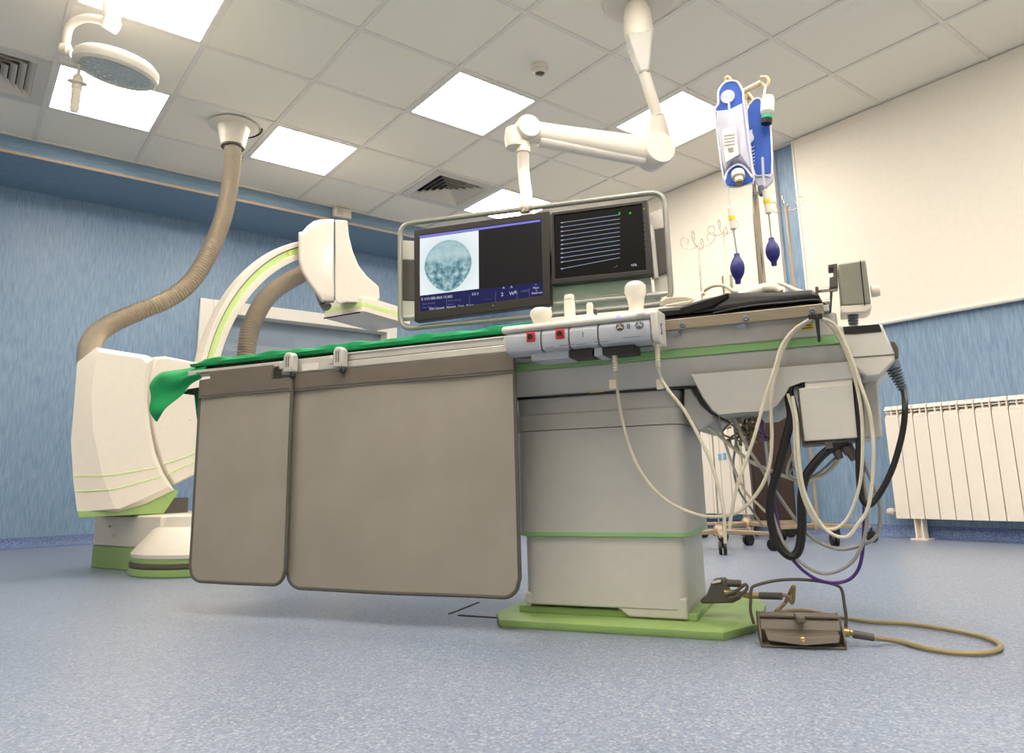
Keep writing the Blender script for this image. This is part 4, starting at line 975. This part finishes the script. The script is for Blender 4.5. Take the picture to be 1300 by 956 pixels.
# spring arm from right joint to left knuckle
s0, s1 = wd((831, 193), ed-.10), wd((668, 166), ed-.28)
ax_ = (s1-s0).normalized(); hz = ax_.cross(Vector((0, 0, 1))).normalized(); vt = hz.cross(ax_)
def ovr(c, hw, hh, n=20): return [c+hz*hw*cos(2*pi*k/n)+vt*hh*sin(2*pi*k/n) for k in range(n)]
bm = B(); LL = (s1-s0).length
loft(bm, [ovr(s0+ax_*.02, .055, .066), ovr(s0+ax_*.2, .052, .062), ovr(s0+ax_*(LL-.15), .044, .052), ovr(s1-ax_*.02, .042, .05)]); obj('spring_arm', bm, 'white', t)
bm = B(); tube(bm, [s0+ax_*.06-vt*.050, s1-ax_*.06-vt*.036], .030, 14); obj('arm_channel', bm, 'ventgrey', t)
bm = B(); lathe(bm, [(.001, -.062), (.074, -.06), (.080, -.05), (.080, .05), (.074, .06), (.001, .062)], 36, axis_m(s0, hz)); obj('elbow_disc', bm, 'white', t)
bm = B(); lathe(bm, [(.001, -.056), (.050, -.054), (.056, -.044), (.056, .044), (.050, .054), (.001, .056)], 32, axis_m(s1, hz)); kn = obj('wrist_disc', bm, 'white', t)
wl = wd((654, 176), ed-.29)
bm = B(); lathe(bm, [(.001, -.05), (.042, -.045), (.05, 0), (.042, .045), (.001, .05)], 24, Matrix.Translation(wl)); obj('wrist_cap', bm, 'white', t)
# drop pole to monitors
pt0 = wd((664, 186), ed-.30); pb = mt((668, 268), .12); pbw = MF @ pb
pbw = Vector((pbw.x, pbw.y, pbw.z)); 
bm = B(); tube(bm, [pt0+Vector((0, 0, .02)), pt0-Vector((0, 0, .03))], .030, 20); obj('pole_collar', bm, 'warm', t)
bm = B(); P = catmull([pt0-Vector((0, 0, .02)), wd((665, 222), (pt0-CAMP).dot(F_)), wd((668, 248), ((pbw-CAMP).dot(F_)+(pt0-CAMP).dot(F_))/2), pbw, pbw-Vector((0, 0, .25))], 6); tube(bm, P, .026, 18); obj('drop_pole', bm, 'white', t)
# round-tube frame
fw_, fh_ = mt((853, 385)).x-mt((508, 285)).x, mt((675, 262)).z-mt((675, 402)).z
fpts = [(508, 285), (843, 243), (853, 385), (508, 418)]
C4 = [mt(q) for q in fpts]
def rnd(C4, r, n=6):
    out = []
    for i in range(4):
        p, a, c = C4[i], C4[i-1], C4[(i+1) % 4]; u1, u2 = (a-p).normalized(), (c-p).normalized()
        for k in range(n+1):
            s = k/n; q1, q2 = p+u1*r, p+u2*r; out.append((q1*(1-s)+p*s)*(1-s)+(p*(1-s)+q2*s)*s)
    return out
bm = B(); tube(bm, rnd(C4, .055), .0105, 12, closed=True); obj('tube_frame', bm, 'frame_tube', t, MF)
# back plates in the frame
def plate(pxs, y, th, m, name, bev=.002):
    bm = B(); prism3(bm, [mt(q, y) for q in pxs], (0, th, 0)); return obj(name, bm, m, t, MF, bevel=bev)
plate([(511, 330), (527, 331), (527, 382), (511, 381)], .03, .01, 'dgrey', 'side_plate')
plate([(509, 305), (527, 306), (527, 330), (509, 329)], .032, .01, 'ventgrey', 'side_plate')
plate([(510, 382), (527, 382), (527, 406), (511, 408)], .032, .01, 'ventgrey', 'side_plate')
plate([(826, 292), (847, 288), (850, 344), (830, 352)], .035, .03, 'dgrey', 'mount_plate')
plate([(822, 272), (846, 262), (847, 288), (824, 293)], .045, .015, 'ventgrey', 'side_plate')
plate([(830, 352), (850, 345), (852, 372), (832, 380)], .045, .015, 'ventgrey', 'side_plate')
bm = B(); tube(bm, [mt((826, 288), .02), mt((832, 354), .02)], .013, 12); obj('mount_tube', bm, 'alu', t, MF)
plate([(699, 363), (826, 351), (828, 372), (699, 386)], .05, .012, 'panelgreen', 'cross_sheet')
bm = B()
prism3(bm, [mt(q, .05) for q in ((700, 388), (835, 372), (842, 382), (700, 402))], (0, .02, 0))
obj('lower_cross_sheet', bm, 'panelgreen', t, MF)
bm = B()
for a, c in (((704, 384), (740, 379)), ((747, 378.5), (784, 374)), ((790, 373), (828, 369))):
    for dy in (0, 4.5): tube(bm, [mt((a[0], a[1]+dy), .047), mt((c[0], c[1]+dy), .047)], .003, 6)
for q in ((755, 371), (788, 367)): lathe(bm, [(.004, 0), (.003, .003), (.001, .004)], 8, axis_m(mt(q, .05), (0, -1, 0)))
obj('sheet_highlight_rods', bm, 'white2', t, MF)
bm = B(); tube(bm, [mt((510, 404), .03), mt((853, 372), .03)], .009, 10); obj('cross_tube', bm, 'alu', t, MF)
bm = B(); tube(bm, [mt((665, 264), -.0), mt((665, 270), .0)], .014, 12); lathe(bm, [(.011, -.008), (.012, 0), (.008, .008)], 12, axis_m(mt((669, 267), -.01), (0, -1, 0))); obj('frame_clamp', bm, 'steel', t, MF)
obj('pole_bracket', mkbox(mt((668, 300), .09).x-.05, mt((668, 300), .09).x+.05, .05, .14, -.06, .10), 'white', t, MF, bevel=.006)
obj('monitor_spine', mkbox(-.45, .45, .04, .06, -.06, .04), 'dgrey', t, MF)

# ---- monitors
def quadface(bm, ps, mi=0): bm.faces.new([bm.verts.new(p) for p in ps]).material_index = mi
def monitor(corn, bz, label, y0, th):
    t = thing('monitor', label, 'monitor', MF, (0, y0, 0), group='monitors in the tube frame')
    O4 = [mt(q, y0) for q in corn]; c = sum(O4, Vector())/4
    I4 = [mt(q, y0) for q in bz]
    bm = B()
    back = [p+Vector((0, th, 0)) for p in O4]; rec = [p+Vector((0, .006, 0)) for p in I4]
    loft(bm, [rec, I4, O4, back], cap=False); f = bm.verts[:] 
    bm.verts.ensure_lookup_table(); bm.faces.new([bm.verts[i] for i in range(12, 16)])
    obj('bezel', bm, 'bezel', t, MF, bevel=.0015)
    return t, rec
m1, s1_ = monitor([(525.5, 292.5), (697, 268), (698.5, 386), (526, 408)], [(532, 299), (686.5, 278), (689.5, 375), (533, 396)], 'left widescreen monitor showing a skull X-ray on a dark interface', -.03, .045)
m2, s2_ = monitor([(700, 270), (821.5, 254), (829, 348), (700, 361)], [(703, 273), (815, 258.5), (820.5, 342.5), (704.5, 354)], 'right monitor with ten flat trace lines on a black screen', -.028, .045)
# screens
def screen(par, ps, m, name, dy=0):
    bm = B(); quadface(bm, [p+Vector((0, dy, 0)) for p in ps]); quadface(bm, [p+Vector((0, dy+.002, 0)) for p in reversed(ps)]); return obj(name, bm, m, par, MF)
def emis(name, rgb, s=1.0): return emi(name, rgb, s)
dk = emi('screen_dark', (9, 9, 16), 1.0); dk.node_tree.nodes['Principled BSDF'].inputs['Roughness'].default_value = .35; dk.node_tree.nodes['Principled BSDF'].inputs['Specular IOR Level'].default_value = .25
screen(m1, s1_, dk, 'screen', -.0005)
YS = -.026
def sq(px, m, name, par=m1, y=YS):
    return screen(par, [mt(q, y) for q in px], m, name, 0)
sq([(532.5, 299.5), (686, 278.7), (686.1, 281.3), (532.5, 302.5)], emi('scr_violet', (132, 130, 226), 1), 'title_bar')
barm = emi('scr_navy', (34, 34, 84), 1)
sq([(533, 376), (689, 358), (689.5, 374.5), (533, 395)], barm, 'control_strip')
# skull x-ray: procedural emission
def skull_mat(ctr, rx, rz):
    m = bpy.data.materials.new('skull_xray'); m.use_nodes = True; nt = m.node_tree; L = nt.links
    for n in list(nt.nodes): nt.nodes.remove(n)
    out = nt.nodes.new('ShaderNodeOutputMaterial'); em = nt.nodes.new('ShaderNodeEmission'); L.new(em.outputs[0], out.inputs[0])
    tc = nt.nodes.new('ShaderNodeTexCoord'); mp = nt.nodes.new('ShaderNodeMapping'); L.new(tc.outputs['Object'], mp.inputs[0])
    mp.vector_type = 'TEXTURE'; mp.inputs['Location'].default_value = ctr; mp.inputs['Scale'].default_value = (rx, 1, rz)
    sp = nt.nodes.new('ShaderNodeSeparateXYZ'); L.new(mp.outputs[0], sp.inputs[0])
    def math_(op, a, b=None, c=None):
        n = nt.nodes.new('ShaderNodeMath'); n.operation = op
        for i, v_ in enumerate((a, b, c)):
            if v_ is None: continue
            if isinstance(v_, (int, float)): n.inputs[i].default_value = v_
            else: L.new(v_, n.inputs[i])
        return n.outputs[0]
    x, z = sp.outputs[0], sp.outputs[2]
    # narrower towards the jaw
    wid = math_('MULTIPLY_ADD', math_('MAXIMUM', math_('MULTIPLY', z, -1), 0), -.16, 1.0)
    xx = math_('DIVIDE', x, wid)
    d = math_('SQRT', math_('ADD', math_('MULTIPLY', xx, xx), math_('MULTIPLY', z, z)))
    ns = nt.nodes.new('ShaderNodeTexNoise'); ns.inputs['Scale'].default_value = 3.6; ns.inputs['Detail'].default_value = 6
    cb = nt.nodes.new('ShaderNodeCombineXYZ'); L.new(math_('ABSOLUTE', x), cb.inputs[0]); L.new(z, cb.inputs[2]); L.new(cb.outputs[0], ns.inputs['Vector'])
    inside = nt.nodes.new('ShaderNodeMapRange'); L.new(d, inside.inputs[0]); inside.inputs[1].default_value = 1.0; inside.inputs[2].default_value = .93; inside.inputs[3].default_value = 0; inside.inputs[4].default_value = 1
    rimn = nt.nodes.new('ShaderNodeMapRange'); L.new(math_('ABSOLUTE', math_('SUBTRACT', d, .95)), rimn.inputs[0]); rimn.inputs[1].default_value = .05; rimn.inputs[2].default_value = 0; rimn.inputs[3].default_value = 0; rimn.inputs[4].default_value = .16
    low = nt.nodes.new('ShaderNodeMapRange'); L.new(z, low.inputs[0]); low.inputs[1].default_value = .35; low.inputs[2].default_value = -.25; low.inputs[3].default_value = .12; low.inputs[4].default_value = .75
    face = math_('MULTIPLY', low.outputs[0], math_('MULTIPLY_ADD', ns.outputs['Fac'], 3.2, -1.15))
    tot = math_('ADD', math_('MULTIPLY', inside.outputs[0], math_('ADD', .22, face)), math_('MULTIPLY', rimn.outputs[0], 1.0))
    # halo of soft tissue
    halo = nt.nodes.new('ShaderNodeMapRange'); L.new(d, halo.inputs[0]); halo.inputs[1].default_value = 1.45; halo.inputs[2].default_value = .9; halo.inputs[3].default_value = 0; halo.inputs[4].default_value = .10
    tot = math_('ADD', tot, halo.outputs[0])
    r = nt.nodes.new('ShaderNodeValToRGB'); L.new(tot, r.inputs[0]); e = r.color_ramp.elements
    e[0].position = 0; e[0].color = (*s2l((238, 246, 248)), 1); e[1].position = 1; e[1].color = (*s2l((58, 92, 104)), 1)
    q = e.new(.35); q.color = (*s2l((176, 204, 208)), 1); q = e.new(.65); q.color = (*s2l((112, 152, 162)), 1)
    L.new(r.outputs[0], em.inputs[0]); return m
ctr = mt((568.5, 337), YS); ctr_l = WM[m1].inverted() @ (MF @ ctr)
rx = mt((599.5, 333), YS).x-ctr.x; rz = (mt((568.5, 304), YS).z-ctr.z)
sq([(533, 303), (607.5, 292.5), (608, 366.5), (533, 375.5)], skull_mat(ctr_l, rx, rz), 'xray_image')
wt = emi('scr_white', (190, 196, 214), 1.0); wt2 = emi('scr_dim', (96, 100, 140), 1.0)
def ui(px, size, s, par=m1, m=wt, y=YS-.001):
    p = mt(px, y); bm = text_bm(s, size, Matrix.Translation(p) @ Matrix.Rotation(pi/2, 4, 'X')); return obj('screen_text', bm, m, par, MF)
ui((535, 381.5), .014, 'E 1/15 000 00:0 15 003'); ui((536, 387), .009, 'Dose  0.0 mGy', m=wt2); ui((536, 391.5), .009, 'Time  0.0 s', m=wt2)
ui((569, 383), .009, '83 kV  0.0 mA', m=wt2); ui((569, 387.5), .009, '0.0 ms', m=wt2); ui((599, 375), .014, '5.0 2'); ui((545, 393.5), .012, 'DSA Carotid   Normal   Cran   Frame')
ui((614, 380), .010, '___.___', m=wt2); ui((638, 368.5), .02, '^', m=wt); ui((636, 376), .02, '2'); ui((648, 367.5), .02, '^'); ui((646.5, 375), .02, 'W'); ui((653, 373), .017, 'R.'); ui((661, 371), .012, 'L:00:00', m=wt2)
ui((679, 362), .012, '--'); ui((676.5, 367), .012, 'Mem'); ui((680, 370), .01, 'o'); ui((675, 373.5), .011, 'Reserved')
bm = B()
for xq in (567, 596, 629, 656, 672):
    p, q = mt((xq, 378-(xq-567)*.12), YS-.001), mt((xq, 391-(xq-567)*.12), YS-.001); box(bm, p.x-.0006, p.x+.0006, YS-.002, YS-.001, q.z, p.z)
obj('screen_rule', bm, wt2, m1, MF)
p = mt((684, 388-3.5), -.031); 
bm = B(); p = mt((626, 388), -.031); lathe(bm, [(.003, 0), (.002, .001), (.001, .001)], 8, axis_m(p, (0, -1, 0))); obj('power_light', bm, emi('amber_led', (160, 120, 40), 1), m1, MF)
dk2 = emi('screen_black', (12, 9, 8), 1.0); dk2.node_tree.nodes['Principled BSDF'].inputs['Roughness'].default_value = .4
screen(m2, s2_, dk2, 'screen', -.0005)
Y2 = -.0245
lines = [(281.5, 271.5), (286, 276), (292, 281.5), (297.5, 286.5), (302.5, 291.5), (308, 297), (313.5, 302), (318.5, 307.5), (324.5, 312.5), (331, 318), ]
lm = emi('trace_line', (160, 176, 200), 1.0)
bm = B()
for k in range(11):
    y0_ = 282.3+k*5.55+ (0 if k < 10 else 3); y1_ = 272.5+k*5.45+(0 if k < 10 else 0)
    a, c = mt((712, y0_+.6), Y2), mt((787, y1_), Y2); tube(bm, [a, c], .0009, 5)
    box(bm, a.x, a.x+.009, Y2-.001, Y2, a.z-.002, a.z+.002)
obj('trace_lines', bm, lm, m2, MF)
bm = B()
for px in ((786.5, 270.5), (800, 270.5)):
    p = mt(px, Y2); lathe(bm, [(.004, 0), (.003, .001), (.001, .001)], 10, axis_m(p, (0, -1, 0)))
obj('green_marks', bm, emi('green_led', (40, 200, 60), 1.0), m2, MF)
ui((779, 340), .012, '--/*', m2, wt2, Y2-.001); ui((801, 338.5), .014, 'VF6', m2, wt, Y2-.001)
bm = B()
for k in range(7): p = mt((817.5+k*.3, 280+k*6), -.0285); box(bm, p.x-.003, p.x+.003, -.0300, -.0282, p.z-.001, p.z+.001)
obj('bezel_buttons', bm, 'dgrey', m2, MF)
p = mt((817.5, 265), -.029); obj('power_light', mkbox(p.x-.002, p.x+.002, -.0305, -.0285, p.z-.0015, p.z+.0015), emi('yellow_led', (200, 190, 40), 1), m2, MF)

# ================================================================ FOOT SWITCH
t = thing('foot_switch', 'grey brown foot switch with a wire guard handle on the floor', 'foot pedal', at=fl((1015, 810)))
p0, p1 = fl((966, 822)), fl((1076, 826)); ux = (p1-p0).normalized(); uy = Vector((-ux.y, ux.x, 0)); 
if uy.dot(F_) < 0: uy = -uy
PF = Matrix.Translation(p0) @ Matrix((ux, uy, Vector((0, 0, 1)))).transposed().to_4x4(); W_ = (p1-p0).length
pf = lambda q, y: H(PF, q, 1, y)
def pfz(q, y): return pf(q, y)
Dp = .15
bm = B(); box(bm, 0, W_, 0, Dp, 0, .006); obj('base_plate', bm, 'pedal', t, PF, bevel=.002)
tz = pf((966, 778), .09).z
bm = B()
for x in (0, W_-.004):
    prism(bm, [(0.0, .004), (Dp, .004), (Dp, .05), (.10, .062), (.04, .05), (.0, .02)], 0, x, x+.004)
obj('side_cheek', bm, 'pedal', t, PF, bevel=.001)
bm = B(); prism(bm, [(.035, .006), (Dp, .006), (Dp, .05), (.10, .060), (.045, .056), (.030, .034)], 0, .004, W_-.004); obj('rear_hood', bm, 'pedal', t, PF, bevel=.002)
bm = B(); half = W_/2; bwd = .045
for a, c in ((.004, half-.01), (half+.01, W_-.004)):
    box(bm, a, c, .04, .056, .058, .062)
obj('hood_strip', bm, 'pedal', t, PF)
# pedal: V shaped treadle
bm = B()
loft(bm, [[(.012, .0, .030), (half, -.004, .023), (W_-.012, .0, .030), (W_-.012, .04, .034), (half, .04, .034), (.012, .04, .034)],
          [(.016, -.006, .016), (half, -.012, .009), (W_-.016, -.006, .016), (W_-.016, .04, .022), (half, .04, .022), (.016, .04, .022)]])
pd = obj('treadle', bm, 'pedal', t, PF, bevel=.0015)
bm = B(); lathe(bm, [(.006, -.002), (.006, .002), (.003, .003), (.001, .002)], 16, axis_m((half, -.006, .020), (0, -1, .3))); obj('treadle_screw', bm, 'brass', pd, PF)
bm = B(); box(bm, half-.009, half+.009, -.004, .06, .055, .067); obj('centre_tab', bm, 'pedal', t, PF, bevel=.002)
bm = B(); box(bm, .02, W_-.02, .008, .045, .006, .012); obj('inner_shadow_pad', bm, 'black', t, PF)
gp = [pf(q, .06) for q in ((957, 792), (953, 776), (953, 762), (954, 748), (960, 743), (985, 737), (1012, 735.5), (1040, 738), (1062, 743), (1069, 750), (1072, 768), (1074, 782), (1074, 797))]
bm = B(); tube(bm, catmull(gp, 5), .0036, 10); obj('guard_handle', bm, 'dgrey', t, PF)
pp_ = pf((1079, 801), .04); pp_.z = .022
bm = B(); lathe(bm, [(.010, 0), (.010, .012), (.007, .014), (.007, .02)], 14, axis_m((W_, pp_.y, .03), (1, 0, 0))); obj('cable_gland', bm, 'brass', t, PF)
bm = B(); lathe(bm, [(.0075, .02), (.009, .022), (.008, .062), (.001, .063)], 14, axis_m((W_, pp_.y, .03), (1, 0, -.15))); obj('cable_boot', bm, 'dgrey', t, PF)
gb = PF @ Vector((W_+.06, pp_.y, .02))
z_ = .007
def flo(q, z=z_): return H(IDN, q, 2, z)
cb_pts = [gb]+[flo(q) for q in ((1140, 814), (1175, 823), (1215, 829), (1250, 829), (1268, 824), (1268, 817), (1245, 808), (1200, 799), (1150, 792), (1100, 789), (1060, 782), (1030, 776), (1005, 775))]+[flo((985, 777), .01), wd((997, 765), (flo((997, 775))-CAMP).dot(F_)), wd((1005, 748), (flo((1000, 778))-CAMP).dot(F_)), wd((1008, 746), (flo((1000, 778))-CAMP).dot(F_)), wd((1006, 765), (flo((1000, 778))-CAMP).dot(F_)), wd((1000, 757), (flo((1000, 778))-CAMP).dot(F_)), wd((990, 755), (flo((996, 778))-CAMP).dot(F_))]
cable('foot_switch_cable', cb_pts, .0055, 'cableo', 'olive cable looping over the floor from the foot switch', fr=IDN)
# plug block on the column
t = thing('cable_plug', 'dark grey plug block with brass glands at the foot of the column', 'connector', TF, (.52, .15, .05))
s0 = [ft(q, .12) for q in ((888, 762), (896, 757), (904, 737), (918, 735), (924, 742), (924, 752), (942, 760), (930, 766), (890, 767))]
bm = B(); prism3(bm, s0, (0, .05, 0)); obj('plug_body', bm, 'dgrey', t, TF, bevel=.005)
s0 = [ft(q, .115) for q in ((903, 738), (915, 736), (915, 739), (904, 741))]; bm = B(); prism3(bm, s0, (0, .004, 0)); obj('plug_label', bm, 'ventgrey', t, TF)
bm = B(); tube(bm, [ft((922, 740), .13), ft((941, 741), .13)], .009, 12); obj('upper_plug', bm, 'dgrey', t, TF)
bm = B(); tube(bm, [ft((920, 752), .12), ft((934, 752), .12), ft((947, 756), .1), ft((962, 756), .08), ft((966, 756), .08)], .006, 12, rfun=lambda i: (.008, .006, .007, .008, .007)[i]); obj('brass_gland', bm, 'brass', t, TF)
bm = B(); tube(bm, [ft((965, 756), .08), ft((992, 757), .06)], .0085, 12); obj('cable_boot', bm, 'dgrey', t, TF)
bm = B(); tube(bm, catmull([ft(q, .10) for q in ((925, 760), (938, 756), (948, 748), (946, 742), (935, 750), (924, 754))], 5), .004, 8); obj('loop_lead', bm, 'dgrey', t, TF)

# ================================================================ HANGING CABLES
CG = 'cables hanging from the table end'
def hang(name, px, b, r, m, label, group=CG):
    L = [(q[0], q[1], q[2] if len(q) > 2 else b) for q in px]
    return cable(name, Fp(L), r, m, label, group=group, sub=6)
cz1 = hang('console_cable', [(779, 440, -.11), (780, 465, -.10), (783, 492, -.06), (792, 542, -.03), (809, 591), (837, 628), (870, 648), (902, 656), (935, 651), (960, 628), (975, 598), (980, 560), (979, 505), (987, 464), (1003, 428), (1031, 404, -.062)], -.02, .0042, 'cable', 'cream cable sagging from the console across the column and back up to the rail')
cz2 = hang('console_cable', [(834, 436, -.13), (835, 462, -.12), (839, 480), (852, 500), (868, 520), (886, 552), (901, 583), (911, 615), (918, 645), (921, 690)], -.09, .0042, 'cable', 'cream cable hanging from the right end of the console to the floor')
for par, (q0, q1) in ((cz1, ((779, 440), (782, 480))), (cz2, ((834, 434), (836, 470)))):
    a, c = ft(q0, -.12), ft(q1, -.10); bm = B(); lathe(bm, [(.010, 0), (.010, .01), (.007, .012)]+[((.0052, .0068)[k % 2], .014+.0035*k) for k in range(14)], 12, axis_m(a, c-a)); obj('strain_relief', bm, 'cable', par, TF)
for par, q in ((cz1, (778, 487)), (cz2, (838, 487))):
    p = ft(q, -.085); obj('cable_tag', mkbox(p.x-.009, p.x+.009, -.087, -.080, p.z-.014, p.z+.010), 'cable', par, TF, bevel=.001)
hang('hanging_cable', [(1031, 404, -.062), (1010, 417), (993, 438), (984, 466), (972, 503), (958, 553), (947, 585), (935, 620), (929, 650), (926, 672)], -.05, .0042, 'cable', 'cream cable falling straight down left from the cable tie')
hang('hanging_cable', [(1036, 402, -.062), (1060, 413), (1078, 447), (1092, 487), (1105, 529), (1109, 582), (1103, 641), (1088, 667), (1074, 682), (1053, 676), (1036, 656), (1020, 620), (1014, 577), (1012, 538), (1006, 503)], -.04, .004, 'cable', 'cream cable in the outermost loop in front of the junction box')
hang('hanging_cable', [(1037, 403, -.062), (1052, 411), (1070, 438), (1085, 480), (1094, 530), (1094, 597), (1084, 641), (1068, 667), (1047, 671), (1030, 655), (1017, 622), (1010, 580), (1008, 530), (1000, 500)], -.03, .0036, 'cable', 'cream cable in the second loop in front of the junction box')
hang('hanging_cable', [(1088, 560), (1098, 590), (1112, 625), (1118, 650), (1113, 680), (1094, 692), (1065, 697), (1036, 686), (1014, 665), (985, 624), (965, 592), (948, 566), (932, 530)], .04, .0042, 'cableg', 'thick grey cable loop sweeping lowest right beside the radiator')
hang('hanging_cable', [(1096, 600), (1100, 640), (1099, 675), (1088, 705), (1070, 722), (1044, 728), (1018, 715), (998, 695), (986, 668), (979, 640), (976, 600), (972, 560)], .02, .004, 'cableg', 'grey cable loop hanging just inside the purple cable')
hang('hanging_cable', [(1093, 560), (1096, 600), (1097, 656), (1094, 708), (1083, 732), (1062, 740), (1036, 735), (1012, 717), (995, 691), (986, 656), (978, 610), (970, 560), (965, 530)], .03, .0038, 'cablep', 'purple cable loop hanging lowest under the table end')
hang('black_cable', [(1016, 484, .02), (1003, 489), (1002, 508), (1004, 530), (997, 560), (988, 595), (978, 630), (979, 662), (987, 690), (1003, 706), (1014, 698), (1018, 670), (1018, 630), (1023, 605), (1040, 582), (1058, 567), (1076, 560)], .02, .010, 'rubber', 'thick black cable looping below the junction box')
hang('power_lead', [(1084, 420, .0), (1086, 450), (1087, 500), (1090, 550), (1090, 600), (1094, 632), (1104, 641), (1118, 625), (1134, 592), (1146, 548), (1149, 515), (1147, 494, .06)], .01, .0065, 'rubber', 'black lead from the control box down and up to the side socket')
hang('hose_cable', [(895, 540, .09), (915, 555), (935, 572), (953, 586), (975, 596), (1000, 606), (1022, 611), (1045, 603), (1060, 590), (1069, 577)], .10, .0046, 'cable', 'pale cable running from the column shoulder to the junction box connectors')
hang('hanging_cable', [(1003, 495), (1012, 520), (1015, 560), (1010, 590), (1002, 600), (1008, 607), (1024, 607), (1040, 600), (1066, 577)], .06, .0034, 'cableg', 'thin grey cable behind the left edge of the junction box')
hang('hanging_cable', [(1000, 490), (1009, 510), (1011, 560), (1001, 590), (1000, 603), (1010, 610)], .07, .0034, 'cable', 'short cream cable tucked behind the thick black cable')
hang('hanging_cable', [(912, 528), (918, 555), (932, 595), (947, 625), (962, 640), (972, 650)], .12, .0034, 'cable', 'thin cream cable crossing the rear radiator diagonally')
hang('hanging_cable', [(930, 525), (934, 560), (931, 590), (937, 620), (955, 648), (968, 668)], .14, .003, 'cableg', 'thin grey cable left of the brown chair back')
# tangled bundle under the hull: many thin leads knotted together
bm = B(); random.seed(3)
for k in range(16):
    x = 925+random.random()*42; P = []
    for j in range(6):
        P.append(ft((x+random.uniform(-11, 11), 524+j*(6+random.random()*4)), .16+random.uniform(-.03, .06)))
    tube(bm, catmull(P, 4), random.uniform(.0022, .004), 6)
o = obj('cable_tangle', bm, 'cableo', None, TF); tag(o, 'knot of thin olive leads tangled under the table body', 'cables', kind='stuff')
# cable tie
t = thing('cable_tie', 'black cable tie hanging from the steel rail', 'cable tie', TF, (.84, -.06, .74))
bm = B(); tube(bm, [ft((1031, 400), -.064), ft((1037, 402), -.066), ft((1040, 434), -.066)], .004, 6, rfun=lambda i: (.007, .005, .003)[i]); obj('strap', bm, 'black', t, TF)
bm = B(); p = ft((1037, 402), -.064); box(bm, p.x-.018, p.x+.012, -.07, -.057, p.z-.005, p.z+.006); obj('tie_head', bm, 'black', t, TF, bevel=.001)
